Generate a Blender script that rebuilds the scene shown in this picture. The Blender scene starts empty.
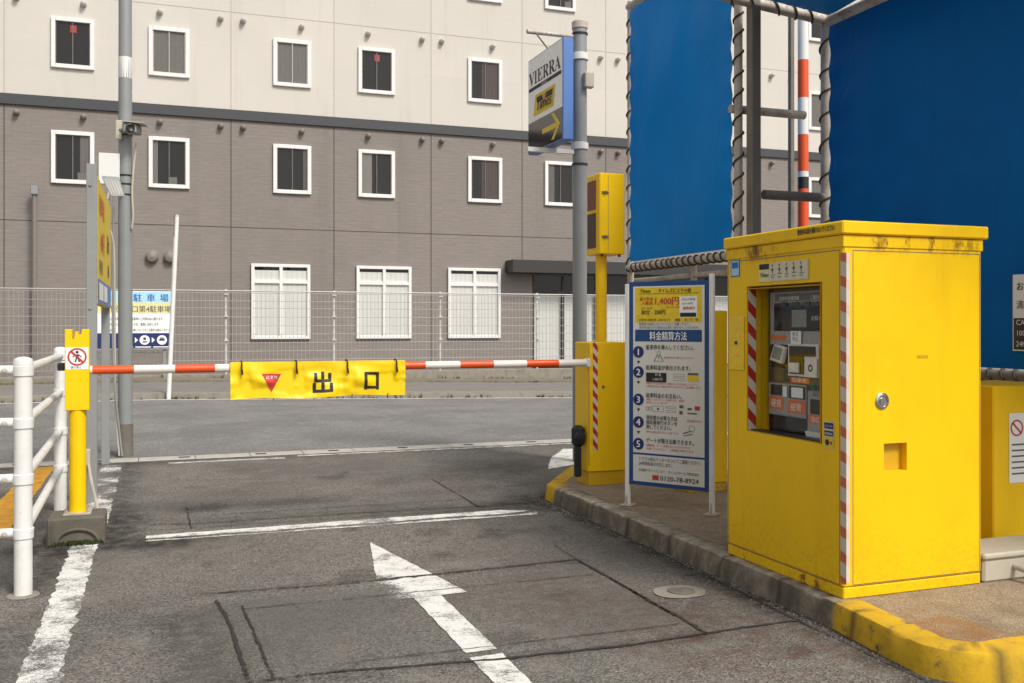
import bpy, bmesh, math, random
from mathutils import Vector, Matrix, noise
random.seed(7)
R = math.radians
scene = bpy.context.scene
COL = scene.collection
OFF = {}

def lin(h):
    h = h.lstrip('#'); v = [int(h[i:i+2], 16)/255 for i in (0, 2, 4)]
    return tuple((c/12.92 if c <= .04045 else ((c+.055)/1.055)**2.4) for c in v)

# ------------------------------------------------------------------ materials
class NT:
    def __init__(s, name):
        s.m = bpy.data.materials.new(name); s.m.use_nodes = True
        s.t = s.m.node_tree; s.n = s.t.nodes; s.b = s.n['Principled BSDF']; s.out = s.n['Material Output']
    def new(s, typ, **k):
        n = s.n.new(typ)
        for a, v in k.items(): setattr(n, a, v)
        return n
    def link(s, a, b): s.t.links.new(a, b)
    def pos(s, scale=(1, 1, 1)):
        g = s.new('ShaderNodeNewGeometry'); mp = s.new('ShaderNodeMapping')
        mp.inputs['Scale'].default_value = scale
        s.link(g.outputs['Position'], mp.inputs['Vector']); return mp.outputs['Vector']
    def noise(s, scale, detail=4, rough=.55, vscale=(1, 1, 1)):
        n = s.new('ShaderNodeTexNoise'); n.inputs['Scale'].default_value = scale
        n.inputs['Detail'].default_value = detail; n.inputs['Roughness'].default_value = rough
        s.link(s.pos(vscale), n.inputs['Vector']); return n.outputs['Fac']
    def ramp(s, fac, a, b, va=0., vb=1.):
        r = s.new('ShaderNodeMapRange'); r.interpolation_type = 'SMOOTHSTEP'
        s.link(fac, r.inputs['Value'])
        r.inputs['From Min'].default_value = a; r.inputs['From Max'].default_value = b
        r.inputs['To Min'].default_value = va; r.inputs['To Max'].default_value = vb
        return r.outputs['Result']
    def math(s, op, a, b=None):
        n = s.new('ShaderNodeMath', operation=op)
        for i, v in enumerate((a, b)):
            if v is None: continue
            if isinstance(v, (int, float)): n.inputs[i].default_value = v
            else: s.link(v, n.inputs[i])
        return n.outputs[0]
    def mix(s, fac, a, b, blend='MIX'):
        n = s.new('ShaderNodeMix', data_type='RGBA', blend_type=blend)
        if isinstance(fac, (int, float)): n.inputs[0].default_value = fac
        else: s.link(fac, n.inputs[0])
        for i, v in ((6, a), (7, b)):
            if isinstance(v, tuple): n.inputs[i].default_value = (*v[:3], 1)
            else: s.link(v, n.inputs[i])
        return n.outputs[2]
    def attr(s, name):
        n = s.new('ShaderNodeAttribute'); n.attribute_name = name; return n.outputs['Fac']
    def z(s):
        g = s.new('ShaderNodeNewGeometry'); x = s.new('ShaderNodeSeparateXYZ')
        s.link(g.outputs['Position'], x.inputs[0]); return x.outputs
    def color(s, c):
        if isinstance(c, tuple): s.b.inputs['Base Color'].default_value = (*c[:3], 1)
        else: s.link(c, s.b.inputs['Base Color'])
        return s
    def rough(s, v):
        if isinstance(v, (int, float)): s.b.inputs['Roughness'].default_value = v
        else: s.link(v, s.b.inputs['Roughness'])
        return s
    def bump(s, h, strength=.3, dist=.01):
        n = s.new('ShaderNodeBump'); n.inputs['Strength'].default_value = strength; n.inputs['Distance'].default_value = dist
        s.link(h, n.inputs['Height']); s.link(n.outputs[0], s.b.inputs['Normal']); return s
    def alpha(s, fac):
        tr = s.new('ShaderNodeBsdfTransparent'); mx = s.new('ShaderNodeMixShader')
        s.link(fac, mx.inputs[0]); s.link(tr.outputs[0], mx.inputs[1]); s.link(s.b.outputs[0], mx.inputs[2])
        s.link(mx.outputs[0], s.out.inputs['Surface']); return s

def paint(name, c, rough=.45, dirt=.25, dirtcol=(.09, .065, .04), rust=0., scale=3., streak=True, metal=0., spec=.5, bump=.08):
    t = NT(name)
    big = t.noise(scale, 5, .6)
    fac = t.ramp(big, .42, .78)
    if streak:
        st = t.noise(9, 4, .6, (1, 1, .12))
        fac = t.math('MULTIPLY', t.math('ADD', fac, t.ramp(st, .5, .8)), .6)
    fac = t.math('MULTIPLY', fac, dirt)
    col = t.mix(fac, c, dirtcol)
    if rust > 0:
        rn = t.noise(scale*5, 6, .7)
        rf = t.ramp(rn, .72-rust*.3, .76-rust*.25)
        col = t.mix(rf, col, (.14, .045, .015))
    t.color(col); t.rough(t.ramp(big, .3, .7, max(.05, rough-.08), rough+.12))
    t.b.inputs['Metallic'].default_value = metal
    t.b.inputs['Specular IOR Level'].default_value = spec
    if bump: t.bump(t.noise(40, 3), bump, .004)
    return t.m

def plain(name, c, rough=.5, metal=0., spec=.5):
    t = NT(name)
    n = t.noise(25, 3)
    t.color(t.mix(t.ramp(n, .3, .75), c, tuple(x*.86 for x in c))); t.rough(rough)
    t.b.inputs['Metallic'].default_value = metal; t.b.inputs['Specular IOR Level'].default_value = spec
    return t.m

def asphalt(name, base, warm=(1, 1, 1), stain=True):
    t = NT(name)
    vo = t.new('ShaderNodeTexVoronoi'); vo.inputs['Scale'].default_value = 125; t.link(t.pos(), vo.inputs['Vector'])
    sep = t.new('ShaderNodeSeparateColor'); t.link(vo.outputs['Color'], sep.inputs[0])
    vo2 = t.new('ShaderNodeTexVoronoi'); vo2.inputs['Scale'].default_value = 62; t.link(t.pos(), vo2.inputs['Vector'])
    sep2 = t.new('ShaderNodeSeparateColor'); t.link(vo2.outputs['Color'], sep2.inputs[0])
    c0 = tuple(base*w for w in warm)
    col = t.mix(sep.outputs[0], tuple(x*.3 for x in c0), tuple(x*1.7 for x in c0))
    bright = t.ramp(sep2.outputs[1], .9, .96)
    bright = t.math('MULTIPLY', bright, t.ramp(vo2.outputs['Distance'], .45, .2))
    col = t.mix(t.math('MULTIPLY', bright, .85), col, (.45, .42, .38))
    n1 = t.noise(.55, 6, .62); n2 = t.noise(3.2, 5, .65); n3 = t.noise(22, 4, .6)
    col = t.mix(t.ramp(n1, .4, .62, 0, .5), col, tuple(x*.55 for x in c0))
    col = t.mix(t.ramp(n2, .5, .72, 0, .45), col, tuple(x*1.45 for x in c0))
    col = t.mix(t.ramp(n3, .35, .7, 0, .22), col, tuple(x*.6 for x in c0))
    if stain:
        s = t.attr('stain'); sn = t.noise(9, 5, .7)
        sf = t.math('MULTIPLY', s, t.ramp(sn, .3, .65, .35, 1.))
        col = t.mix(t.math('MINIMUM', sf, .9), col, (.022, .019, .016))
        ru = t.attr('rust'); col = t.mix(t.math('MULTIPLY', ru, t.ramp(sn, .38, .66, 0, .55)), col, (.10, .045, .025))
        pa = t.attr('patch'); col = t.mix(t.math('MULTIPLY', pa, .35), col, tuple(x*.6 for x in c0))
    t.color(col); t.rough(.93); t.b.inputs['Specular IOR Level'].default_value = .25
    h = t.math('ADD', vo.outputs['Distance'], t.math('MULTIPLY', n3, .6))
    t.bump(h, .55, .006)
    return t.m

def marking_mat(name, c):
    t = NT(name)
    n = t.noise(60, 5, .75); n2 = t.noise(7, 5, .65); w = t.attr('wear')
    col = t.mix(t.ramp(n2, .4, .75, 0, .4), c, tuple(x*.55 for x in c))
    t.color(col); t.rough(.75)
    v = t.math('ADD', t.math('MULTIPLY', n, .55), t.math('MULTIPLY', n2, .5))
    # transverse crazing of the thermoplastic
    cr = t.noise(18, 4, .7, (.5, 3.0, 1)); ck = t.ramp(t.math('ABSOLUTE', t.math('SUBTRACT', cr, .5)), .0, .012, .13, 0)
    v = t.math('ADD', t.math('ADD', v, ck), t.math('MULTIPLY', w, .75))
    v = t.math('ADD', v, t.math('MULTIPLY', t.math('SUBTRACT', t.noise(190, 2, .6), .5), .35))
    t.alpha(t.ramp(v, .58, .78, .97, 0)); t.bump(n, .3, .004)
    return t.m

M = {}
def setup_mats():
    Y = lin('#f0bd00')
    M['yellow'] = paint('yellow_paint', (.92, .565, .001), .42, .2, (.35, .19, .008), 0, 2.2, spec=.3)
    # machine housing: weathered yellow with rust under the lid and along the plinth
    t = NT('weathered_yellow_housing')
    big = t.noise(2.0, 5, .6); st = t.noise(8, 5, .65, (1, 1, .1)); fine = t.noise(45, 4, .7)
    f = t.math('MULTIPLY', t.math('ADD', t.ramp(big, .4, .75), t.ramp(st, .5, .8)), .16)
    col = t.mix(f, (.92, .565, .001), (.42, .23, .008)); t.b.inputs['Specular IOR Level'].default_value = .3
    zz = t.z()[2]
    low = t.ramp(zz, .62, .14); dirtn = t.math('MULTIPLY', low, t.ramp(fine, .42, .72, 0, .28))
    col = t.mix(dirtn, col, (.16, .09, .02))
    rn = t.noise(16, 6, .72, (1, 1, .45))
    band = t.math('MAXIMUM', t.math('MULTIPLY', t.math('MULTIPLY', t.ramp(zz, 1.84, 1.92), t.ramp(t.noise(1.7, 3), .42, .56)), t.ramp(zz, 1.965, 1.945)), t.math('MULTIPLY', t.ramp(zz, .21, .17), t.ramp(t.noise(2.3, 3), .5, .62)))
    col = t.mix(t.math('MULTIPLY', band, t.ramp(rn, .46, .62)), col, (.15, .048, .012))
    t.color(col); t.rough(t.ramp(fine, .3, .7, .34, .5)); t.bump(t.noise(5, 3), .08, .02)
    M['housing'] = t.m
    M['white_paint'] = paint('white_rail_paint', (.74, .73, .70), .45, .35, (.3, .24, .17), .2, 6)
    M['white'] = paint('white_plastic', (.74, .73, .70), .4, .15, (.35, .3, .24))
    M['arm_white'] = paint('arm_white', (.74, .70, .64), .4, .2, (.4, .3, .2))
    M['arm_red'] = paint('arm_orange_red', (.72, .085, .012), .4, .15, (.25, .05, .02))
    M['grey_steel'] = paint('grey_painted_steel', (.26, .268, .262), .5, .3, (.1, .1, .095), .0, 3)
    M['pole_grey'] = paint('grey_pole', (.265, .275, .272), .5, .3, (.13, .13, .12), .0, 3, metal=.1)
    M['galv'] = paint('galvanised_pipe', (.50, .455, .39), .6, .75, (.15, .08, .04), .42, 6, metal=.1)
    M['dark_steel'] = paint('dark_weathered_steel', (.17, .155, .13), .6, .5, (.07, .045, .025), .22, 5)
    M['dark'] = plain('black_plastic', (.018, .018, .019), .4)
    M['rubber'] = plain('black_rubber', (.014, .014, .014), .7)
    M['rope'] = plain('dark_lacing_rope', (.06, .047, .033), .9)
    M['concrete'] = paint('weathered_concrete', (.26, .235, .195), .9, .6, (.09, .075, .055), 0, 7, bump=.4)
    M['gutter'] = paint('pale_gutter_concrete', (.44, .41, .36), .9, .6, (.2, .18, .15), 0, 5, bump=.4)
    M['block'] = paint('old_concrete_block', (.13, .115, .09), .92, .6, (.045, .04, .028), 0, 9, bump=.5)
    M['far_pave'] = paint('pale_pavement', (.19, .18, .165), .9, .4, (.11, .1, .09), 0, 2, streak=False, bump=.3)
    M['verge'] = paint('dirt_and_moss', (.20, .17, .12), .95, .7, (.07, .065, .03), 0, 7, streak=False, bump=.5)
    M['ground'] = paint('ground_asphalt', (.13, .125, .115), .95, .4, (.08, .075, .07), 0, .8, streak=False)
    M['lane'] = asphalt('lane_asphalt', .165, (1.07, .98, .87))
    M['street'] = asphalt('street_asphalt', .215, (1.03, .99, .94), False)
    M['mark'] = marking_mat('white_road_paint', (.76, .74, .70))
    M['mark_yellow'] = marking_mat('orange_road_paint', (.66, .31, .02))
    t = NT('crack_filler'); n = t.noise(30, 5, .7)
    t.color(t.mix(n, (.013, .012, .010), (.045, .04, .035))); t.rough(.9)
    t.alpha(t.ramp(t.math('ADD', n, t.math('MULTIPLY', t.attr('wear'), .6)), .55, .80, .95, 0)); M['crack'] = t.m
    # island surface: brown exposed aggregate with orange rust bleeding
    t = NT('island_aggregate')
    vo = t.new('ShaderNodeTexVoronoi'); vo.inputs['Scale'].default_value = 150; t.link(t.pos(), vo.inputs['Vector'])
    sp = t.new('ShaderNodeSeparateColor'); t.link(vo.outputs['Color'], sp.inputs[0])
    col = t.mix(sp.outputs[0], (.20, .15, .095), (.40, .32, .22))
    n = t.noise(2.4, 5, .65); n2 = t.noise(8, 5, .7)
    col = t.mix(t.ramp(n, .45, .72, 0, .6), col, (.10, .078, .055))
    col = t.mix(t.ramp(n2, .52, .72, 0, .5), col, (.42, .35, .26))
    col = t.mix(t.math('MULTIPLY', t.ramp(t.noise(1.6, 5, .7), .5, .68), .6), col, (.30, .125, .02))
    t.color(col); t.rough(.95); t.bump(vo.outputs['Distance'], .5, .006); M['island'] = t.m
    # kerb: concrete with yellow paint by attribute
    t = NT('kerb_concrete')
    n = t.noise(14, 6, .7); nb = t.noise(3, 4, .6)
    col = t.mix(t.ramp(n, .35, .7), (.44, .38, .29), (.22, .18, .13))
    col = t.mix(t.ramp(nb, .48, .68, 0, .55), col, (.10, .08, .055))
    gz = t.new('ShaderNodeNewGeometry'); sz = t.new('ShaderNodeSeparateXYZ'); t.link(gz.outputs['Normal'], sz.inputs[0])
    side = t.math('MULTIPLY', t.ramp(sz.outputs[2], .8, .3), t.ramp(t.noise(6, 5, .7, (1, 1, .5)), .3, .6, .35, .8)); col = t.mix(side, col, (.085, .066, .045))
    yel = t.mix(t.ramp(n, .4, .8, 0, .65), (.64, .385, .010), (.34, .19, .02))
    pf = t.math('MULTIPLY', t.attr('paint'), t.ramp(t.math('ADD', t.math('MULTIPLY', n, .7), t.math('MULTIPLY', nb, .4)), .72, .62))
    col = t.mix(pf, col, yel)
    col = t.mix(t.math('MULTIPLY', t.attr('grime'), .8), col, (.03, .025, .02))
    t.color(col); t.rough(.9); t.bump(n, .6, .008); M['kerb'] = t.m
    # building claddings
    def clad(name, c, amt, joint):
        t = NT(name)
        a = t.noise(5, 4, .7, (.35, 1, 7)); b = t.noise(22, 3, .6, (.25, 1, 6)); big = t.noise(.18, 4, .6)
        v = t.math('ADD', t.math('MULTIPLY', a, .6), t.math('MULTIPLY', b, .4))
        col = t.mix(t.ramp(v, .35, .65), tuple(x*(1-amt) for x in c), tuple(x*(1+amt) for x in c))
        col = t.mix(t.ramp(big, .35, .7, 0, .22), col, tuple(x*.72 for x in c))
        st = t.noise(1.6, 5, .7, (1, 1, .06)); col = t.mix(t.ramp(st, .52, .75, 0, .3), col, tuple(x*.6 for x in c))
        fl = t.new('ShaderNodeCombineXYZ'); px = t.z(); t.link(t.math('FLOOR', t.math('MULTIPLY', t.math('ADD', px[0], .954), .3497)), fl.inputs[0]); t.link(t.math('FLOOR', t.math('MULTIPLY', px[2], .335)), fl.inputs[1])
        wn = t.new('ShaderNodeTexWhiteNoise'); wn.noise_dimensions = '2D'; t.link(fl.outputs[0], wn.inputs['Vector']); col = t.mix(t.math('MULTIPLY', wn.outputs['Value'], .16), col, tuple(x*.62 for x in c))
        br = t.new('ShaderNodeTexBrick'); sx = t.z(); cb = t.new('ShaderNodeCombineXYZ')
        t.link(sx[0], cb.inputs[0]); t.link(sx[2], cb.inputs[1]); t.link(cb.outputs[0], br.inputs['Vector'])
        br.offset = 0.5; br.inputs['Scale'].default_value = 1; br.inputs['Brick Width'].default_value = joint[0]; br.inputs['Row Height'].default_value = joint[1]
        br.inputs['Mortar Size'].default_value = .008; br.inputs['Mortar Smooth'].default_value = 0.3
        col = t.mix(t.math('MULTIPLY', br.outputs['Fac'], joint[2]), col, tuple(x*.55 for x in c))
        t.color(col); t.rough(.85); t.bump(v, .25, .01); return t.m
    M['cream'] = clad('cream_cladding', (.63, .585, .52), .025, (.93, .46, .06))
    M['taupe'] = clad('taupe_brick_cladding', (.245, .212, .188), .16, (.31, .105, .22))
    M['band'] = plain('charcoal_band', (.055, .056, .06), .6)
    M['canopy'] = plain('dark_canopy', (.035, .031, .03), .5)
    M['joint'] = plain('panel_joint', (.07, .06, .055), .9)
    M['joint_cream'] = plain('cream_panel_joint', (.43, .39, .34), .9)
    M['frame_white'] = plain('white_window_frame', (.80, .78, .75), .4)
    M['vent'] = plain('vent_metal', (.21, .185, .165), .5)
    M['vent_cream'] = plain('vent_cream', (.50, .46, .41), .5)
    M['room'] = plain('dark_room', (.012, .010, .009), .9)
    M['curtain_grey'] = plain('grey_curtain', (.20, .185, .165), .9); M['sash'] = plain('bronze_sash', (.16, .13, .115), .5)
    M['curtain_dark'] = plain('brown_curtain', (.10, .07, .06), .9)
    M['curtain_mid'] = plain('pale_grey_curtain', (.30, .28, .255), .9); M['paper_red'] = plain('red_paper', (.6, .05, .03), .7)
    t = NT('white_blind'); wv = t.new('ShaderNodeTexWave'); wv.inputs['Scale'].default_value = 2.2; wv.inputs['Distortion'].default_value = .3
    t.link(t.pos(), wv.inputs['Vector']); t.color(t.mix(wv.outputs['Fac'], (.76, .755, .73), (.84, .83, .80))); t.rough(.8); M['blind'] = t.m
    t = NT('window_glass'); t.b.inputs['Base Color'].default_value = (.02, .02, .02, 1); t.rough(.03)
    tr = t.new('ShaderNodeBsdfTransparent'); tr.inputs[0].default_value = (.86, .86, .85, 1)
    gl = t.new('ShaderNodeBsdfGlossy'); gl.inputs['Roughness'].default_value = .02
    fr = t.new('ShaderNodeLayerWeight')
    mx = t.new('ShaderNodeMixShader'); t.link(t.math('ADD', t.math('MULTIPLY', t.math('POWER', fr.outputs['Facing'], 4), .8), .035), mx.inputs[0]); t.link(tr.outputs[0], mx.inputs[1]); t.link(gl.outputs[0], mx.inputs[2])
    t.link(mx.outputs[0], t.out.inputs['Surface']); M['glass'] = t.m
    t = NT('clear_cover'); tr = t.new('ShaderNodeBsdfTransparent'); tr.inputs[0].default_value = (.95, .96, .96, 1); gl = t.new('ShaderNodeBsdfGlossy'); gl.inputs['Roughness'].default_value = .03
    fr = t.new('ShaderNodeLayerWeight'); mx = t.new('ShaderNodeMixShader'); t.link(t.math('ADD', t.math('MULTIPLY', t.math('POWER', fr.outputs['Facing'], 5), .6), .03), mx.inputs[0]); t.link(tr.outputs[0], mx.inputs[1]); t.link(gl.outputs[0], mx.inputs[2])
    t.link(mx.outputs[0], t.out.inputs['Surface']); M['clear_glass'] = t.m
    M['wire'] = plain('galvanised_wire', (.40, .38, .36), .5, .3)
    M['fence_post'] = paint('fence_post_steel', (.58, .56, .54), .5, .4, (.28, .22, .16), .1, 5)
    # tarpaulins
    def tarp(name, c, d):
        t = NT(name); n = t.noise(1.3, 4, .6); st = t.noise(6, 4, .6, (1, 1, .12)); fn = t.noise(180, 2)
        col = t.mix(t.ramp(n, .35, .72, 0, .5), c, d)
        col = t.mix(t.ramp(st, .55, .8, 0, .2), col, tuple(x*.6 for x in d)); col = t.mix(t.ramp(t.noise(3.1, 6, .7, (1, 1, .25)), .56, .8, 0, .22), col, (.10, .15, .2))
        t.color(col); t.rough(.5); t.b.inputs['Specular IOR Level'].default_value = .08
        cr = t.math('ABSOLUTE', t.math('SUBTRACT', t.noise(1.1, 3, .5, (1, 1, .45)), .5)); t.bump(t.math('ADD', t.math('ADD', t.noise(2.0, 4), t.math('MULTIPLY', t.ramp(cr, 0, .02), .12)), t.math('MULTIPLY', fn, .03)), .35, .03); return t.m
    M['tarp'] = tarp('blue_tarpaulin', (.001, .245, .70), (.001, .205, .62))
    M['tarp_shaded'] = tarp('shaded_blue_tarpaulin', (.001, .13, .42), (.001, .09, .31))  # wall sheet under the roof: the roof's shade is put into this darker blue
    M['cloth'] = paint('yellow_vinyl_sheet', (.92, .62, .003), .38, .12, (.4, .22, .01), 0, 4, streak=False)
    M['black'] = plain('black_print', (.018, .016, .014), .6)
    M['grey_print'] = plain('grey_print', (.12, .115, .11), .6)
    M['red'] = plain('red_print', (.55, .035, .025), .55)
    M['tape_red'] = paint('red_hazard_tape', (.42, .02, .012), .5, .35, (.3, .12, .06), 0, 12)
    M['tape_faded'] = paint('faded_red_hazard_tape', (.55, .13, .06), .6, .5, (.62, .48, .34), 0, 14)
    M['tape_pale'] = paint('bleached_red_tape', (.64, .47, .36), .6, .5, (.64, .55, .43), 0, 14)
    M['tape_white'] = paint('white_hazard_tape', (.62, .56, .47), .5, .35, (.35, .27, .18), 0, 12)
    M['orange'] = plain('orange_label', (.75, .17, .03), .5)
    M['blue'] = plain('blue_print', (.008, .06, .20), .5)
    M['blue_case'] = paint('pale_blue_sign_case', (.10, .21, .50), .45, .3, (.06, .1, .2))
    M['navy'] = plain('navy_print', (.012, .022, .13), .5)
    M['sky_blue'] = plain('sky_blue_print', (.42, .70, .86), .5)
    M['mid_blue'] = plain('mid_blue_print', (.015, .15, .46), .5)
    M['sign_white'] = paint('sign_white', (.84, .84, .81), .4, .12, (.4, .38, .33))
    M['acrylic_white'] = plain('acrylic_white', (.97, .965, .95), .35)
    M['board_white'] = paint('board_offwhite', (.68, .66, .60), .4, .15, (.4, .36, .28))
    M['sign_yellow'] = plain('sign_yellow', (.78, .56, .02), .5)
    M['strip_cream'] = plain('cream_label', (.70, .63, .45), .5)
    M['pale_yellow'] = plain('pale_yellow_print', (.76, .70, .35), .5)
    M['green'] = plain('green_print', (.03, .2, .06), .5)
    M['lamp_red'] = plain('red_lamp_lens', (.20, .035, .012), .25)
    M['lamp_dark'] = plain('dark_lamp_lens', (.035, .014, .012), .2)
    M['bezel'] = plain('grey_machine_panel', (.36, .35, .325), .45, .0)
    M['bezel_dark'] = plain('dark_machine_panel', (.07, .062, .05), .5)
    M['bezel_light'] = plain('light_machine_panel', (.80, .78, .74), .4)
    M['screen'] = plain('dark_screen', (.008, .008, .010), .08)
    M['lcd'] = plain('grey_lcd', (.22, .25, .22), .2)
    M['chrome'] = plain('polished_lock', (.55, .53, .5), .22, .9)
    M['beige'] = paint('beige_plastic', (.50, .45, .36), .5, .3, (.25, .2, .14))
    M['moss'] = plain('moss', (.03, .045, .008), .95)
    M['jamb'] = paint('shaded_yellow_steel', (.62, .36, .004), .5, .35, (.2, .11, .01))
    t = NT('clear_vinyl'); t.color((.88, .57, .02)); t.rough(.2); t.b.inputs['Specular IOR Level'].default_value = .5; t.bump(t.noise(14, 3), .5, .02)
    M['vinyl'] = t.m
setup_mats()

# ------------------------------------------------------------------ mesh helpers
class MB:
    def __init__(s): s.bm = bmesh.new()
    def _mi(s, faces, mi):
        for f in faces: f.material_index = mi
    def box(s, x0, y0, z0, x1, y1, z1, bev=0, mi=0, seg=1):
        x0, x1 = sorted((x0, x1)); y0, y1 = sorted((y0, y1)); z0, z1 = sorted((z0, z1))
        r = bmesh.ops.create_cube(s.bm, size=1)
        vs = r['verts']
        for v in vs:
            v.co = Vector(((x0+x1)/2+v.co.x*(x1-x0), (y0+y1)/2+v.co.y*(y1-y0), (z0+z1)/2+v.co.z*(z1-z0)))
        fs = set(f for v in vs for f in v.link_faces); s._mi(fs, mi)
        if bev:
            es = set(e for v in vs for e in v.link_edges)
            b = bmesh.ops.bevel(s.bm, geom=list(es), offset=bev, segments=seg, affect='EDGES', profile=.5)
            s._mi(b['faces'], mi)
        return s
    def tube(s, pts, r, seg=12, mi=0, caps=True):
        pts = [Vector(p) for p in pts]; n = len(pts)
        rs = r if isinstance(r, (list, tuple)) else [r]*n
        rings = []; up = None
        for i, p in enumerate(pts):
            d = (pts[min(i+1, n-1)]-pts[max(i-1, 0)]).normalized()
            if up is None: up = Vector((0, 0, 1)) if abs(d.z) < .9 else Vector((1, 0, 0))
            a = d.cross(up)
            if a.length < 1e-5: a = d.orthogonal()
            a.normalize(); b = a.cross(d).normalized(); up = b
            rings.append([s.bm.verts.new(p+(a*math.cos(2*math.pi*k/seg)+b*math.sin(2*math.pi*k/seg))*rs[i]) for k in range(seg)])
        for i in range(n-1):
            for k in range(seg):
                f = s.bm.faces.new((rings[i][k], rings[i][(k+1) % seg], rings[i+1][(k+1) % seg], rings[i+1][k])); f.material_index = mi
        if caps:
            for q in (rings[0][::-1], rings[-1]):
                f = s.bm.faces.new(q); f.material_index = mi
        return s
    def poly(s, pts, mi=0):
        f = s.bm.faces.new([s.bm.verts.new(Vector(p)) for p in pts]); f.material_index = mi; return s
    def extr(s, pts, vec, mi=0, bev=0):
        vec = Vector(vec); a = [s.bm.verts.new(Vector(p)) for p in pts]; b = [s.bm.verts.new(Vector(p)+vec) for p in pts]
        fs = [s.bm.faces.new(a[::-1]), s.bm.faces.new(b)]; n = len(a)
        for i in range(n): fs.append(s.bm.faces.new((a[i], a[(i+1) % n], b[(i+1) % n], b[i])))
        s._mi(fs, mi)
        if bev:
            es = set(e for f in fs for e in f.edges); r = bmesh.ops.bevel(s.bm, geom=list(es), offset=bev, segments=1, affect='EDGES', profile=.5); s._mi(r['faces'], mi)
        return s
    def lathe(s, c, axis, prof, seg=20, mi=0):
        c = Vector(c); axis = Vector(axis).normalized(); a = axis.orthogonal().normalized(); b = axis.cross(a)
        rings = [[s.bm.verts.new(c+axis*h+(a*math.cos(2*math.pi*k/seg)+b*math.sin(2*math.pi*k/seg))*max(r, 1e-4)) for k in range(seg)] for r, h in prof]
        for i in range(len(rings)-1):
            for k in range(seg):
                f = s.bm.faces.new((rings[i][k], rings[i][(k+1) % seg], rings[i+1][(k+1) % seg], rings[i+1][k])); f.material_index = mi
        for q in (rings[0][::-1], rings[-1]): f = s.bm.faces.new(q); f.material_index = mi
        return s
    def add(s, mesh, mat):
        n0 = len(s.bm.verts); s.bm.from_mesh(mesh); s.bm.verts.ensure_lookup_table()
        for v in s.bm.verts[n0:]: v.co = mat @ v.co
        return s
    def build(s, name, mats, parent=None, smooth=True, recalc=True):
        if recalc: bmesh.ops.recalc_face_normals(s.bm, faces=s.bm.faces)
        off = OFF.get(parent.name, Vector((0, 0, 0))) if parent else None
        me = bpy.data.meshes.new(name)
        o = bpy.data.objects.new(name, me); COL.objects.link(o)
        if parent:
            o.parent = parent; OFF[o.name] = off
        else:
            cs = [v.co for v in s.bm.verts]
            off = Vector(((min(c.x for c in cs)+max(c.x for c in cs))/2, (min(c.y for c in cs)+max(c.y for c in cs))/2, min(c.z for c in cs)))
            o.location = off; OFF[o.name] = off
        for v in s.bm.verts: v.co -= off
        s.bm.to_mesh(me); s.bm.free()
        for m in (mats if isinstance(mats, (list, tuple)) else [mats]): me.materials.append(M[m] if isinstance(m, str) else m)
        if smooth:
            me.shade_smooth(); me.set_sharp_from_angle(angle=R(35))
        return o

def tag(o, label=None, cat=None, group=None, kind=None):
    if label: o['label'] = label
    if cat: o['category'] = cat
    if group: o['group'] = group
    if kind: o['kind'] = kind
    return o
def thing(name, loc, label, cat, group=None):
    o = bpy.data.objects.new(name, None); COL.objects.link(o); o.location = loc; o.empty_display_size = .2
    OFF[o.name] = Vector(loc); return tag(o, label, cat, group)

class Plane:
    """a flat face: o = lower-left corner, ex right, ey up; n outward"""
    def __init__(s, o, ex, ey=(0, 0, 1)):
        s.o = Vector(o); s.ex = Vector(ex).normalized(); s.ey = Vector(ey).normalized(); s.n = s.ex.cross(s.ey).normalized()
    def p(s, x, y, h=0): return s.o+s.ex*x+s.ey*y+s.n*h
    def mat(s, h=0):
        q = s.o+s.n*h
        return Matrix(((s.ex.x, s.ey.x, s.n.x, q.x), (s.ex.y, s.ey.y, s.n.y, q.y), (s.ex.z, s.ey.z, s.n.z, q.z), (0, 0, 0, 1)))
    def rect(s, mb, x0, y0, x1, y1, h, mi=0): return mb.poly([s.p(x0, y0, h), s.p(x1, y0, h), s.p(x1, y1, h), s.p(x0, y1, h)], mi)
    def slab(s, mb, x0, y0, x1, y1, h0, h1, bev=0, mi=0):
        return mb.extr([s.p(x0, y0, h0), s.p(x1, y0, h0), s.p(x1, y1, h0), s.p(x0, y1, h0)], s.n*(h1-h0), mi, bev)
    def disc(s, mb, x, y, r, h, mi=0, seg=24, r2=None):
        if r2 is None: return mb.poly([s.p(x+r*math.cos(2*math.pi*k/seg), y+r*math.sin(2*math.pi*k/seg), h) for k in range(seg)], mi)
        for k in range(seg):
            a, b = 2*math.pi*k/seg, 2*math.pi*(k+1)/seg
            mb.poly([s.p(x+q*math.cos(w), y+q*math.sin(w), h) for q, w in ((r2, a), (r, a), (r, b), (r2, b))], mi)
        return mb
    def polyg(s, mb, pts, h, mi=0): return mb.poly([s.p(x, y, h) for x, y in pts], mi)

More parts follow.
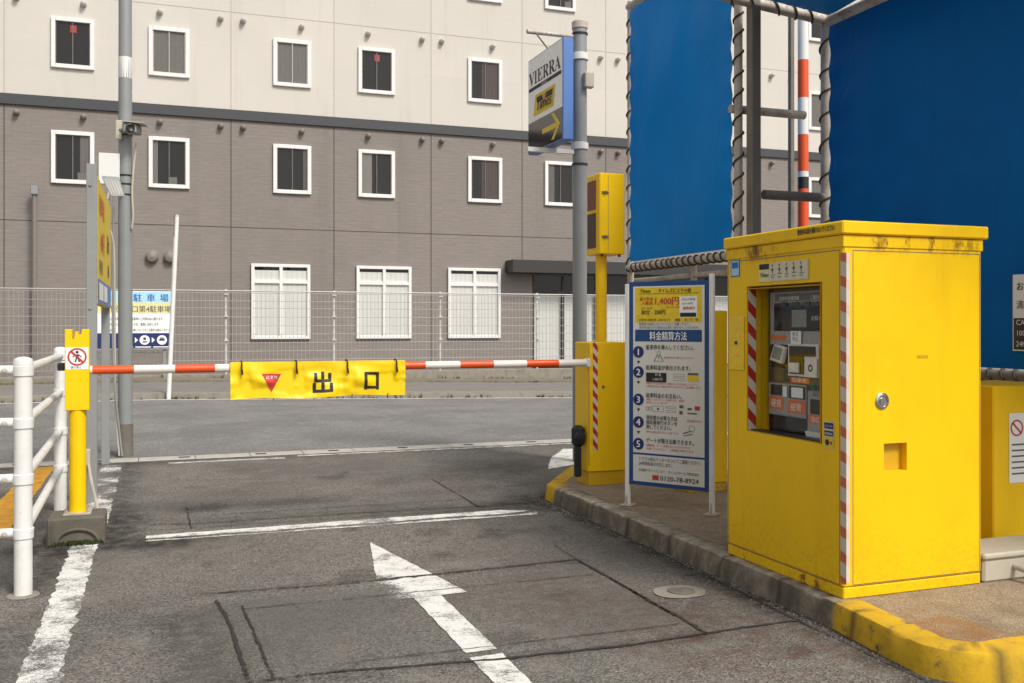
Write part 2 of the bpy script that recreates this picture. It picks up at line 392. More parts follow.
def text_bm(mb, plane, items, h):
    """items: (string, x, y, size, kwargs) ; x,y on the plane, baseline left unless align"""
    full = []
    for it in items:      # a bold line is three slightly shifted strokes, each a hair above the last
        k = it[4] if len(it) > 4 else {}
        full.append((it, 0, 0))
        if k.get('bold'): full += [((it[0], it[1]-k['bold']*it[3]*.75, it[2], it[3], k), .0004, 0), ((it[0], it[1]+k['bold']*it[3]*.75, it[2], it[3], k), .0008, 0)]
    for it, dh, _ in full:
        st, x, y, size = it[:4]; kw = it[4] if len(it) > 4 else {}
        cu = bpy.data.curves.new('lettering_curve', 'FONT'); cu.body = st; cu.size = size
        cu.align_x = kw.get('align', 'LEFT'); cu.shear = kw.get('shear', 0)
        cu.space_character = kw.get('space', 1); cu.resolution_u = kw.get('res', 2); cu.dimensions = '2D'; cu.fill_mode = 'FRONT'
        ob = bpy.data.objects.new('lettering_curve', cu); COL.objects.link(ob)
        bpy.context.view_layer.update(); dg = bpy.context.evaluated_depsgraph_get()
        me = bpy.data.meshes.new_from_object(ob.evaluated_get(dg))
        bpy.data.objects.remove(ob)
        loc = Matrix.Translation((x, y, 0)); w = kw.get('width')
        xs = kw.get('xs', 1)
        if w and me.vertices:
            ex = max(v.co.x for v in me.vertices)-min(v.co.x for v in me.vertices)
            if ex > 0: xs = w/ex
        mb.add(me, plane.mat(h+dh) @ loc @ Matrix.Diagonal((xs, 1, 1, 1)))
        bpy.data.meshes.remove(me); bpy.data.curves.remove(cu)
    return mb
def lettering(plane, items, h, mat, parent, name='lettering'):
    return text_bm(MB(), plane, items, h).build(name, mat, parent, smooth=False, recalc=False)

def set_attr(o, name, fn):
    me = o.data; a = me.attributes.new(name, 'FLOAT', 'POINT'); L = o.location
    for v in me.vertices: a.data[v.index].value = fn(v.co.x+L.x, v.co.y+L.y)
def sst(a, b, x):
    if a == b: return float(x >= a)
    t = max(0, min(1, (x-a)/(b-a))); return t*t*(3-2*t)
def segd(px, py, a, b):
    ax, ay = a; bx, by = b; dx, dy = bx-ax, by-ay; L = dx*dx+dy*dy
    t = max(0, min(1, ((px-ax)*dx+(py-ay)*dy)/L)); return math.hypot(px-ax-t*dx, py-ay-t*dy)
def nz(x, y, s, k=0): return noise.noise(Vector((x*s, y*s, k*7.3)))

# ------------------------------------------------------------------ ground, lane, street
def zst(x, y):   # the street falls gently to the right towards its far kerb
    return -0.021*max(-1., min(14., x))*sst(12, 20.9, y) if x > 0 else 0.021*max(-1., x)*0
mb = MB(); mb.box(-250, -200, -1.0, 300, 400, -.35); tag(mb.build('ground', 'ground'), kind='structure')

def axis(a, b, fa, fb, fine, coarse):
    v = []; x = a
    while x < b-1e-6:
        v.append(x); x += fine if fa-1e-6 <= x < fb-1e-6 else coarse
    v.append(b); return v
def sheet(name, xs, ys, zf, mat, kind='structure'):
    mb = MB(); g = [[mb.bm.verts.new((x, y, zf(x, y))) for x in xs] for y in ys]
    for j in range(len(ys)-1):
        for i in range(len(xs)-1): mb.bm.faces.new((g[j][i], g[j][i+1], g[j+1][i+1], g[j+1][i]))
    return tag(mb.build(name, mat), kind=kind)
lane = sheet('car_park_lane', axis(-20, 30, -2, 5, .05, .5), axis(-4, 11.44, 2, 11.4, .05, .5), lambda x, y: 0, 'lane')
LANE_X = [(3.17, 7.85), (3.13, 3.2)]
SPOTS = [(random.uniform(.2, 2.9), random.uniform(3.2, 10.5), random.choice([.06, .09, .14, .22])) for _ in range(26)]
def stain(x, y):
    v = .8*sst(.16, .0, segd(x, y, (3.12, 7.9), (3.08, 3.2))-.03+.05*nz(x, y, 5))
    v += .55*sst(.5, .05, segd(x, y, (3.2, 7.9), (3.05, 7.6))+.15*nz(x, y, 4))
    v += .9*sst(.3, .02, segd(x, y, (-.75, 7.15), (.1, 7.15))+.12*nz(x, y, 4, 1))
    v += .8*sst(.16, .03, segd(x, y, (-.66, 6.0), (-.6, 7.0))+.06*nz(x, y, 6, 2))
    v += .65*sst(.3, .0, segd(x, y, (-.3, 7.3), (-.3, 11.2))+.1*nz(x, y, 3, 2))
    v += .5*sst(.35, .0, segd(x, y, (.15, 5.2), (.3, 3.4))+.1*nz(x, y, 3, 3))*1.2
    v += .4*sst(.35, .0, segd(x, y, (.2, 7.75), (3.0, 7.6))+.15*nz(x, y, 3, 3))
    v += .5*sst(.25, .0, abs(y-11.3)+.1*nz(x, y, 4, 4))
    v += .35*sst(.15, .5, nz(x, y, .9, 6))+.16*(sst(.35, .1, abs(x-.72+.08*nz(0, y, .7)))+sst(.35, .1, abs(x-2.15+.08*nz(3, y, .7))))*(.6+nz(x, y, 1.5, 2))
    v += .6*sst(.10, .0, segd(x, y, (.15, 5.64), (2.5, 5.66))+.05*nz(x, y, 4, 8)-.0)*.6+.4*sst(.1, .0, segd(x, y, (.4, 4.15), (2.5, 4.08))+.05*nz(x, y, 4, 8))
    for q, (sx_, sy_, sr) in enumerate(SPOTS): v += .5*sst(sr, sr*.3, math.hypot(x-sx_, y-sy_)+sr*.6*nz(x, y, 9, q))
    return min(1, v)
set_attr(lane, 'stain', stain)
set_attr(lane, 'rust', lambda x, y: min(1, .9*sst(.75, .1, segd(x, y, (2.0, 5.1), (2.6, 4.2))+.25*nz(x, y, 2.4, 9))+.7*sst(.5, .1, segd(x, y, (2.3, 3.9), (2.9, 3.6))+.2*nz(x, y, 3, 8))+.5*sst(.5, .1, math.hypot(x-2.7, y-8.9)+.2*nz(x, y, 3, 8))))
set_attr(lane, 'patch', lambda x, y: 1.0 if (.42 < x < 2.5 and 4.2 < y < 5.45) else (.55 if .1 < x < .42 and 3 < y < 5.45 else 0))
sheet('street', axis(-40, 70, -6, 16, 1, 4), axis(11.70, 20.9, 11, 21, .6, .6), zst, 'street')
# flush concrete gutter between the two, with drain slots
mb = MB(); X = -20.
while X < 26:
    mb.box(X, 11.43, -.2, X+.594, 11.71, .006, .006); X += .6
tag(mb.build('gutter', 'gutter'), kind='structure')
mb = MB()
for k in range(16): mb.box(-2.3+k*.84, 11.53, -.1, -2.18+k*.84, 11.60, .0095)
tag(mb.build('gutter_slots', 'rubber'), kind='structure')

def convex(name, polys, mat, z=.004, cell=.05, jit=.012, wear=lambda x, y: 0, zf=None):
    out = MB()
    for P in polys:
        bm = bmesh.new(); xs = [p[0] for p in P]; ys = [p[1] for p in P]
        nx = max(1, min(400, int((max(xs)-min(xs))/cell)+1)); ny = max(1, min(400, int((max(ys)-min(ys))/cell)+1))
        g = [[bm.verts.new((min(xs)-.001+(max(xs)-min(xs)+.002)*i/nx, min(ys)-.001+(max(ys)-min(ys)+.002)*j/ny, z)) for i in range(nx+1)] for j in range(ny+1)]
        for j in range(ny):
            for i in range(nx): bm.faces.new((g[j][i], g[j][i+1], g[j+1][i+1], g[j+1][i]))
        ar = sum(P[i][0]*P[(i+1) % len(P)][1]-P[(i+1) % len(P)][0]*P[i][1] for i in range(len(P)))
        Q = P if ar > 0 else P[::-1]
        for i in range(len(Q)):
            a, b = Vector((*Q[i], z)), Vector((*Q[(i+1) % len(Q)], z)); d = b-a
            bmesh.ops.bisect_plane(bm, geom=bm.verts[:]+bm.edges[:]+bm.faces[:], plane_co=a, plane_no=(d.y, -d.x, 0), clear_outer=True)
        for v in bm.verts:
            if v.is_boundary:
                v.co.x += jit*(nz(v.co.x, v.co.y, 16, 1)+.5*nz(v.co.x, v.co.y, 50, 4)); v.co.y += jit*(nz(v.co.x, v.co.y, 16, 2)+.5*nz(v.co.x, v.co.y, 50, 5))
            if zf: v.co.z = z+zf(v.co.x, v.co.y)
        me = bpy.data.meshes.new('tmp'); bm.to_mesh(me); bm.free(); out.add(me, Matrix()); bpy.data.meshes.remove(me)
    o = out.build(name, mat, smooth=False, recalc=False)
    set_attr(o, 'wear', wear); return tag(o, kind='structure')

def rectp(x0, y0, x1, y1): return [(x0, y0), (x1, y0), (x1, y1), (x0, y1)]
convex('lane_edge_line', [rectp(-.555, -1, -.39, 7.2), rectp(-.56, 7.75, -.36, 11.2)], 'mark', cell=.03, jit=.022, wear=lambda x, y: .16+.12*nz(x, y, 2.5, 2)+.25*sst(8, 9, y)*(nz(x, y, 3)+.5))
convex('stop_line', [[(-.08, 7.17), (1.5, 7.15), (1.5, 7.40), (-.08, 7.36)], [(1.502, 7.15), (2.83, 7.14), (2.86, 7.27), (2.6, 7.4), (1.502, 7.40)]], 'mark', cell=.03, jit=.012,
       wear=lambda x, y: .1+.35*sst(.05, .0, abs(y-7.215-.012*x+.05*nz(x, y, 2)))+.12*sst(.2, .0, abs(x-1.55)))
def arrow_wear(x, y):
    w = .06+.1*nz(x, y, 4)
    if y > 5.0 and x < 1.38: w += .30*sst(1.36, 1.12, x)*sst(6.0, 5.5, y)+.10*sst(1.36, 1.25, x)*sst(5.6, 5.4, y)
    w += .6*sst(.025, .01, abs(y-5.62+.03*nz(x, 0, 9)))+.8*sst(.03, .015, abs(y-4.13-.05*x+.03*nz(x, 0, 9)))
    return w
convex('lane_arrow', [rectp(1.318, 1.0, 1.472, 5.18), [(1.13, 5.182), (1.63, 5.19), (1.372, 6.62)]], 'mark', z=.0045, cell=.025, jit=.006, wear=arrow_wear)
convex('entrance_corner_marking', [[(3.80, 9.33), (4.3, 9.6), (4.75, 10.75), (4.6, 10.8), (4.15, 10.1)]], 'mark', wear=lambda x, y: .05)
convex('yellow_ground_line', [rectp(-1.26, 7.6, -1.02, 11.3)], 'mark_yellow', cell=.06, wear=lambda x, y: .05)
convex('entrance_edge_line', [rectp(.1, 11.1, 1.35, 11.2), rectp(1.5, 11.22, 4.9, 11.32)], 'mark', wear=lambda x, y: .18)
convex('street_edge_line', [[(-30, 20.6), (40, 20.6), (40, 20.74), (-30, 20.74)]], 'mark', z=.006, cell=.25, jit=.02, wear=lambda x, y: .05, zf=zst)

def crack(mb, pts, w, seed, z=.0068, amp=.007, dx=.02):
    L = None
    for a, b in zip(pts[:-1], pts[1:]):
        a, b = Vector(a), Vector(b); n = max(1, int((b-a).length/dx)); d = (b-a).normalized(); q = Vector((-d.y, d.x))
        for i in range(n+1):
            p = a.lerp(b, i/n); p = p+q*amp*(nz(p.x, p.y, 5, seed)+.9*nz(p.x, p.y, 24, seed+2))
            ww = w*.62*(.5+.8*abs(nz(p.x, p.y, 9, seed+5))+.5*random.random())*.5
            c = [mb.bm.verts.new((p.x+q.x*s*ww, p.y+q.y*s*ww, z)) for s in (-1, 1)]
            if L: mb.bm.faces.new((L[0], c[0], c[1], L[1]))
            L = c
    return mb
mb = MB()
for i, (pts, w) in enumerate([
    ([(.22, 5.66), (.99, 5.6), (2.51, 5.67), (2.51, 4.37), (2.5, 4.1), (3.05, 4.12)], .03),
    ([(.40, 5.28), (2.46, 5.3)], .014), ([(.30, 5.5), (.34, 5.0), (.36, 4.2), (.4, 3.2)], .035), ([(.42, 5.35), (.44, 4.8), (.46, 4.2)], .02),
    ([(.40, 4.19), (.74, 4.19), (1.42, 4.1), (2.12, 4.07), (2.5, 4.1)], .035), ([(.75, 4.28), (2.45, 4.27)], .012),
    ([(-.06, 7.76), (.23, 7.68), (1.4, 7.68), (2.5, 7.62), (3.05, 7.65)], .022), ([(.22, 8.4), (.23, 7.5)], .022), ([(.22, 7.98), (1.45, 7.98), (2.45, 7.95)], .018),
    ([(2.5, 9.1), (2.485, 7.6)], .022), ([(-.25, 7.55), (.2, 7.52), (1.4, 7.5), (2.9, 7.48)], .014), ([(.1, 9.9), (1.2, 9.6), (2.6, 9.7), (3.4, 9.4)], .012),
    ([(2.5, 8.6), (3.1, 8.45), (3.5, 8.6)], .012), ([(2.51, 5.67), (2.53, 6.1)], .010), ([(2.51, 5.2), (2.50, 4.4)], .02),
    ([(3.03, 3.2), (3.08, 5.5), (3.11, 7.7)], .016)]):
    crack(mb, pts, w, i)
o = mb.build('asphalt_seams', 'crack', smooth=False); set_attr(o, 'wear', lambda x, y: .12+.3*nz(x, y, 1.5, 3)); tag(o, kind='structure')

# far kerb, pavement and verge across the street
def strip_along(name, y0, y1, z0, z1, mat, jit=.0, step=.6, zf=zst):
    mb = MB(); x = -40.; prev = None; bv = mb.bm.verts
    while x <= 70:
        j = jit*nz(x, 0, 1.7); b = zf(max(x, 0), 20.9)
        ring = [bv.new((x, y0+j, b+z0-.3)), bv.new((x, y0+j+.01, b+z0)), bv.new((x, y1, b+z1)), bv.new((x, y1, b+z1-.5))]
        if prev:
            for k in range(3): mb.bm.faces.new((prev[k], ring[k], ring[k+1], prev[k+1]))
        prev = ring; x += step
    return tag(mb.build(name, mat), kind='structure')
strip_along('street_kerb', 20.9, 21.08, .12, .13, 'concrete', .05, .25)
strip_along('pavement', 21.085, 24.3, .125, .16, 'far_pave')
strip_along('verge', 24.3, 25.02, .20, .23, 'verge', .1, .15)
mb = MB(); mb.box(-30, 25.03, -.2, 60, 25.4, .285, .01); tag(mb.build('fence_footing', 'concrete'), kind='structure')
mb = MB(); mb.box(-40, 25.41, -.3, 70, 27.99, .16); tag(mb.build('forecourt', 'far_pave'), kind='structure')
# loose weeds and grit along the footing
mb = MB()
for k in range(900):
    x = random.uniform(-4, 14); y = random.choice([24.97, 24.28, 20.87])+random.uniform(-.1, .04)
    if nz(x, y, .8, 11) < -.05: continue
    b = zst(max(x, 0), 20.9); z0 = b+(.0 if y < 21 else .14 if y < 24.4 else .22); r = random.uniform(.02, .06)
    for q in range(3):
        a = random.random()*6.28; mb.poly([(x+r*.4*math.cos(a), y+r*.4*math.sin(a), z0), (x-r*.4*math.cos(a), y-r*.4*math.sin(a), z0), (x+random.uniform(-r, r), y+random.uniform(-r, r), z0+r*random.uniform(.8, 2))])
t = NT('dry_weeds'); n = t.noise(4); t.color(t.mix(t.ramp(n, .4, .6), (.16, .13, .07), (.05, .065, .02))); t.rough(.9)
tag(mb.build('weeds', t.m, smooth=False), kind='stuff')

# ------------------------------------------------------------------ traffic island
def arc(cx, cy, r, a0, a1, n): return [(cx+r*math.cos(R(a0+(a1-a0)*i/n)), cy+r*math.sin(R(a0+(a1-a0)*i/n))) for i in range(n+1)]
outer = [(3.155, 7.75), (3.157, 3.95), (3.11, 3.5)]+arc(3.36, 3.38, .27, 180, 270, 8)[1:]+[(3.9, 3.11), (7.0, 3.11), (7.0, 9.3), (4.4, 9.28), (3.72, 8.6)]
def resample(P, d):
    out = []
    for i in range(len(P)):
        a, b = Vector(P[i]), Vector(P[(i+1) % len(P)]); n = max(1, int((b-a).length/d))
        out += [a.lerp(b, k/n) for k in range(n)]
    return out
path = resample(outer, .035); n = len(path)
def offset(i, d):
    t = (path[(i+2) % n]-path[(i-2) % n]).normalized(); return path[i]+Vector((t.y, -t.x))*d   # counter-clockwise? sign fixed below
area = sum(path[i].x*path[(i+1) % n].y-path[(i+1) % n].x*path[i].y for i in range(n)); SG = 1 if area > 0 else -1
prof = [(.03, -.05), (.027, .012), (.020, .06), (.013, .112), (.006, .125), (-.008, .131), (-.13, .133), (-.138, .126)]
mb = MB(); rings = []
for i in range(n):
    ring = []; c = path[i]; jo = .012 if int(round(c.y/.035)) % 17 == 0 and c.x < 3.2 else 0
    for k, (d, z) in enumerate(prof):
        chip = .030*max(0, nz(c.x, c.y, 7, 5)-.22)*(1 if k in (3, 4, 5) else .1)*1.6
        q = offset(i, SG*(d-chip-jo*.5+.005*nz(c.x+z*3, c.y, 9, 2))); ring.append(mb.bm.verts.new((q.x, q.y, z-chip*.8-jo*.4)))
    rings.append(ring)
for i in range(n):
    for k in range(len(prof)-1): mb.bm.faces.new((rings[i][k], rings[(i+1) % n][k], rings[(i+1) % n][k+1], rings[i][k+1]))
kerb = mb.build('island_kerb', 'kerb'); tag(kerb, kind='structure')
set_attr(kerb, 'paint', lambda x, y: max(sst(3.98, 3.93, y+.03*nz(x, y, 8)), sst(7.52, 7.58, y+.03*nz(x, y, 8)))*(1 if x < 6.9 else .6))
set_attr(kerb, 'grime', lambda x, y: (.8*sst(.022, .008, abs((y+.1) % .6-.3)) if x < 3.2 else .8*sst(.022, .008, abs(x % .6-.3)))+.5*max(0, nz(x, y, 5, 3)))
mb = MB(); inner = [offset(i, SG*-.134) for i in range(0, n, 2)]
f = mb.bm.faces.new([mb.bm.verts.new((p.x, p.y, .128)) for p in inner])
tag(mb.build('traffic_island', 'island'), kind='structure')
# grit lying along the kerb foot
mb = MB()
for k in range(700):
    y = random.uniform(3.2, 8); x = 3.13-abs(random.gauss(0, .05))-(.04 if y < 3.9 else 0); r = random.uniform(.002, .007)
    a = [Vector((x+r*math.cos(q+random.random()), y+r*math.sin(q+random.random()), .0)) for q in (0, 2.1, 4.2)]; tp = Vector((x, y, r*1.1))
    for i in range(3): mb.poly([a[i], a[(i+1) % 3], tp])
tag(mb.build('kerb_grit', 'concrete', smooth=False), kind='stuff')
# valve cover in the lane
t_ = thing('valve_cover', (2.75, 4.79, .004), 'small round metal valve cover set in a pale concrete ring in the lane', 'valve cover')
pl = Plane((2.75, 4.79, .005), (1, 0, 0), (0, 1, 0)); mb = MB()
mb.poly([pl.p((.155+.015*nz(math.cos(a/6), math.sin(a/6), 2))*math.cos(a*.196), (.13+.03*nz(math.cos(a/5), 3, 2))*math.sin(a*.196), 0) for a in range(32)]); mb.build('concrete_ring', 'concrete', t_)
mb = MB(); mb.lathe((2.76, 4.79, .004), (0, 0, 1), [(.075, 0), (.075, .007), (.068, .008), (.066, .005), (.0, .005)], 28); mb.build('lid', 'dark_steel', t_)

# ------------------------------------------------------------------ hotel building across the street
B = 28.0
hotel = thing('hotel_building', (9, B, 0), 'cream and taupe hotel with rows of white framed windows across the street', 'building')
mb = MB(); mb.box(-16, B, 7.48, 34, B+12, 17); mb.build('upper_wall', 'cream', hotel)
mb = MB(); mb.box(-16, B, -.3, 10.88, B+12, 7.2); mb.box(10.88, B, 3.05, 20, B+12, 7.2); mb.box(20, B, -.3, 34, B+12, 7.2); mb.build('lower_wall', 'taupe', hotel)
mb = MB(); mb.box(-16, B-.07, 7.2, 34, B+12, 7.48, .008); mb.build('wall_band', 'band', hotel, smooth=False)
mb = MB()
for x in (-9.4, -6.6, -3.73, 1.906, 4.76, 7.65, 10.55, 13.4, 16.3, 19.2, 22.9, 25): 
    mb.box(x-.012, B-.004, .2 if x < 10 or x > 21 else 3.5, x+.012, B+.01, 7.19)
for z in (4.22,): mb.box(-15.9, B-.003, z-.01, 33.9, B+.01, z+.01)
mb.build('panel_joints', 'joint', hotel)
mb = MB()
for x in (-9.4, -6.6, -3.73, -.9, 1.906, 4.76, 7.65, 10.55, 13.4, 16.3, 19.2, 22.9, 25): mb.box(x-.01, B-.004, 7.5, x+.01, B+.01, 16.9)
for z in (10.2, 13.2): mb.box(-15.9, B-.003, z-.01, 33.9, B+.01, z+.01)
mb.build('upper_panel_joints', 'joint_cream', hotel)

def window(x0, x1, z0, z1, style):
    fw = .105
    mb = MB(); y = B-.075
    mb.box(x0, y, z0, x0+fw, B-.003, z1, .008); mb.box(x1-fw, y, z0, x1, B-.003, z1, .008)
    mb.box(x0+fw, y-.004, z1-fw, x1-fw, B-.003, z1+.004, .008); mb.box(x0+fw, y-.004, z0-.004, x1-fw, B-.003, z0+fw, .008)
    w = mb.build('window', 'frame_white', hotel); a, b, c, d = x0+fw, x1-fw, z0+fw, z1-fw
    MB().box(a-.02, B-.012, c-.02, b+.02, B-.004, d+.02).build('window_backing', 'room', w)
    mb = MB(); m = (a+b)/2; mb.box(m-.012, B-.055, c, m+.012, B-.03, d); 
    for q in (a+.012, b-.012): mb.box(q-.012, B-.05, c, q+.012, B-.032, d)
    mb.build('sash', 'sash' if style != 'grey' else 'vent_cream', w)
    if style in ('grey', 'side', 'left', 'dark'):
        mb = MB(); aa, bb = (a, b) if style == 'grey' else ((a+b)/2-.1, b) if style == 'side' else (a, a+.3) if style == 'left' else random.choice([(b-random.uniform(.1, .3), b), (a, a+random.uniform(.08, .25)), (b-.12, b)])
        N = 24; vs = []
        for i in range(N+1):
            xx = aa+(bb-aa)*i/N; yy = B-.02-.006*math.sin(i*1.9); vs.append((mb.bm.verts.new((xx, yy, c)), mb.bm.verts.new((xx, yy, d))))
        for p, q in zip(vs[:-1], vs[1:]): mb.bm.faces.new((p[0], q[0], q[1], p[1]))
        mb.build('curtain', random.choice(['curtain_grey', 'curtain_mid']) if style == 'grey' else random.choice(['curtain_grey', 'curtain_dark', 'curtain_mid']) if style != 'side' else 'curtain_dark', w)
    if style == 'red' or (style == 'dark' and random.random() < .3):
        mb = MB(); q = (a+b)/2+random.uniform(-.1, .12); mb.box(q-.08, B-.028, d-.27, q+.07, B-.026, d-.08) if style == 'red' else mb.box(q+.08, B-.028, c, q+.3, B-.02, c+.2)
        mb.build('notice_paper', 'paper_red' if style == 'red' else 'curtain_grey', w)
    MB().poly([(a-.01, B-.040, c-.01), (b+.01, B-.040, c-.01), (b+.01, B-.040, d+.01), (a-.01, B-.040, d+.01)]).build('pane', 'glass', w, recalc=False)
colx = [(-8.4, -7.3), (-5.9, -4.85), (-2.63, -1.585), (-.24, .81), (3.045, 4.106), (5.457, 6.54), (8.79, 9.88), (11.29, 12.33), (14.4, 15.45), (16.9, 17.95), (21.1, 22.3), (23.6, 24.7)]
sty = {0: ['dark', 'grey', 'dark', 'dark', 'dark', 'left', 'side', 'dark', 'grey', 'dark', 'grey', 'dark'],
       1: ['grey', 'dark', 'red', 'grey', 'grey', 'red', 'side', 'grey', 'dark', 'grey', 'grey', 'dark'],
       2: ['grey', 'dark', 'dark', 'grey', 'grey', 'dark', 'side', 'dark', 'dark', 'grey', 'dark', 'dark']}
for r, (z0, z1) in enumerate([(5.22, 6.6), (8.25, 9.58), (11.33, 12.7)]):
    for c, (x0, x1) in enumerate(colx):
        if r == 2 and c in (0, 1, 8, 9): continue
        window(x0, x1, z0, z1, sty[r][c])
def low_window(x0, x1, z0, z1):
    fw = .09; mb = MB(); y = B-.08; m = (x0+x1)/2; tz = z1-.5
    for q in (x0, x1-fw): mb.box(q, y, z0, q+fw, B-.003, z1, .008)
    mb.box(m-.045, y, z0+fw, m+.045, B-.003, z1-fw, .006)
    for z in (z0, z1-fw): mb.box(x0+fw, y-.003, z, x1-fw, B-.003, z+fw, .008)
    for q0, q1 in ((x0+fw, m-.046), (m+.046, x1-fw)): mb.box(q0, y+.003, tz-.05, q1, B-.003, tz+.05, .006)
    w = mb.build('window', 'frame_white', hotel)
    MB().box(x0+.05, B-.012, z0+.05, x1-.05, B-.004, z1-.05).build('window_backing', 'room', w)
    mb = MB(); N = 60; vs = []
    for i in range(N+1):
        xx = x0+.06+(x1-x0-.12)*i/N; yy = B-.020-.002*(i % 2); vs.append((mb.bm.verts.new((xx, yy, z0+.06)), mb.bm.verts.new((xx, yy, tz+.32))))
    for p, q in zip(vs[:-1], vs[1:]): mb.bm.faces.new((p[0], q[0], q[1], p[1]))
    mb.build('blind', 'blind', w, smooth=False)
    mb = MB()
    for q0, q1 in ((x0+fw, m-.04), (m+.04, x1-fw)):
        [mb.poly([(q0-.005, B-.045, a), (q1+.005, B-.045, a), (q1+.005, B-.045, b), (q0-.005, B-.045, b)]) for a, b in ((z0+fw-.005, tz-.045), (tz+.045, z1-fw+.005))]
    mb.build('pane', 'glass', w, recalc=False)
for x0, x1 in ((2.444, 4.078), (5.40, 7.036), (8.16, 9.828), (-7.4, -5.8), (21.6, 23.2)): low_window(x0, x1, 1.1, 3.22)
def vent(x, z, r, m):
    mb = MB(); mb.lathe((x, B+.001, z), (0, -1, 0), [(r*1.1, 0), (r*1.1, .02), (r*.9, .03), (r*.92, .11), (r*.75, .16), (r*.3, .185), (0, .19)], 16); mb.build('vent_hood', m, hotel)
for x in (-3.44, -1.85, .05, 1.63, 2.23, 3.84, 5.75, 7.37, 7.97, 9.58, 13.2, 13.81, 15.6, 17.4): vent(x, 9.98, .078, 'vent_cream'); vent(x, 7.0, .078, 'vent')
for x in (19.6, 20.4): vent(x, 9.98, .078, 'vent_cream'); vent(x, 7.0, .078, 'vent')
for x in (-.153, .307): vent(x, 3.34, .17, 'vent')
mb = MB(); mb.box(10.0, 27.35, 3.08, 20.3, B-.003, 3.47, .012); mb.build('canopy', 'canopy', hotel, smooth=False)
# recessed entrance under the canopy
mb = MB(); mb.box(10.2, B+1.0, -.3, 20, B+1.1, 3.05); mb.build('entrance_recess', 'canopy', hotel)
mb = MB()
for x in (10.89, 11.9, 13.05, 15.1, 17.1, 19.0): mb.box(x, B+.04, .15, x+.08, B+.12, 3.04)
mb.box(10.2, B+.045, 2.5, 19.6, B+.115, 2.58); dr = mb.build('entrance_frame', 'canopy', hotel)
mb = MB(); N = 120; vs = []
for i in range(N+1):
    xx = 10.98+8.4*i/N; yy = B+.17-.012*math.sin(i*2.1); vs.append((mb.bm.verts.new((xx, yy, .2)), mb.bm.verts.new((xx, yy, 2.45))))
for p, q in zip(vs[:-1], vs[1:]): mb.bm.faces.new((p[0], q[0], q[1], p[1]))
mb.build('curtain', 'blind', dr)
MB().poly([(10.25, B+.075, .15), (19.5, B+.075, .15), (19.5, B+.075, 3.04), (10.25, B+.075, 3.04)]).build('pane', 'glass', dr, recalc=False)

# ------------------------------------------------------------------ mesh fence
fence = thing('mesh_fence', (5, 25.2, .28), 'long galvanised welded wire mesh fence in front of the hotel', 'fence')
FX = [-3.8+2.75*k*1.02 for k in range(-2, 9)]
FX = [-9.4, -6.6, -3.9, -1.15, 1.595, 4.285, 7.133, 9.94, 12.75, 15.55, 18.3]
for x in FX:
    mb = MB(); mb.tube([(x, 25.2, .2), (x+random.uniform(-.008, .008), 25.2, 2.37)], .032, 10); mb.lathe((x, 25.2, 2.37), (0, 0, 1), [(.036, -.03), (.036, .0), (.02, .02), (0, .022)], 10)
    for z in (.5, 1.1, 1.7, 2.25): mb.box(x-.05, 25.118, z, x+.05, 25.166, z+.03, .003)
    mb.build('fence_post', 'fence_post', fence)
for x0, x1 in zip(FX[:-1], FX[1:]):
    mb = MB(); k = x0+.05
    while k < x1-.03:
        mb.box(k-.0036, 25.13, .38, k+.0036, 25.137, 2.32); k += .1
    for z in (.42, .62, .84, 1.05, 1.27, 1.48, 1.70, 1.92, 2.10, 2.30): mb.tube([(x0, 25.127, z), (x1, 25.127, z)], .0065, 5)
    mb.tube([(x0, 25.13, 2.35), (x1, 25.13, 2.35)], .018, 6)
    mb.build('mesh_panel', 'wire', fence, smooth=False)
# white and blue car park board standing in front of the fence
ps = thing('parking_notice_board', (-.5, 24.9, .16), 'white and navy car park notice board standing before the mesh fence', 'sign')
mb = MB(); mb.box(-1.36, 24.88, .92, .32, 24.92, 2.31, .006); bd = mb.build('board', 'sign_white', ps)
mb = MB(); mb.box(.12, 24.93, .16, .18, 24.99, 2.25); mb.build('post', 'grey_steel', ps)
mb = MB(); mb.box(-1.2, 24.93, .16, -1.14, 24.99, 2.25); mb.build('post', 'grey_steel', ps)
pl = Plane((-1.36, 24.88, .92), (1, 0, 0)); W = 1.68
mb = MB(); pl.rect(mb, .015, 1.13, W-.015, 1.375, .003); mb.build('header_panel', 'sky_blue', bd)
mb = MB(); pl.rect(mb, .015, .86, W-.015, 1.12, .003); mb.build('title_panel', 'pale_yellow', bd)
mb = MB(); pl.rect(mb, .015, .015, W-.015, .385, .003); mb.build('footer_panel', 'navy', bd)
lettering(pl, [('駐', .80, 1.16, .2, {'bold': .03}), ('車', 1.10, 1.16, .2, {'bold': .03}), ('場', 1.40, 1.16, .2, {'bold': .03})], .006, 'mid_blue', bd)
lettering(pl, [('口第4駐車場', .76, .90, .17, {'bold': .015, 'width': .88}), ('駅', .30, .90, .17, {})], .006, 'grey_print', bd)
lettering(pl, [('駐車場のご利用は右に廻ります。', .76, .70, .075, {'width': .72}), ('この先、直進し左折します。', .76, .57, .075, {'width': .62}), ('お車についてのご注意をお読みください', .76, .43, .075, {'width': .86}), ('ご利用', .28, .70, .075), ('の際は', .28, .57, .075), ('必ず', .28, .43, .075)], .006, 'black', bd)
mb = MB(); pl.disc(mb, 1.06, .22, .115, .006); pl.disc(mb, 1.45, .22, .115, .006); pl.polyg(mb, [(.84, .15), (.91, .22), (.84, .29)], .006); pl.polyg(mb, [(1.22, .15), (1.29, .22), (1.22, .29)], .006)
pl.rect(mb, .58, .04, .8, .065, .006); pl.rect(mb, .85, .04, 1.2, .065, .006); pl.rect(mb, 1.25, .04, 1.6, .065, .006); mb.build('pictogram', 'sign_white', bd)
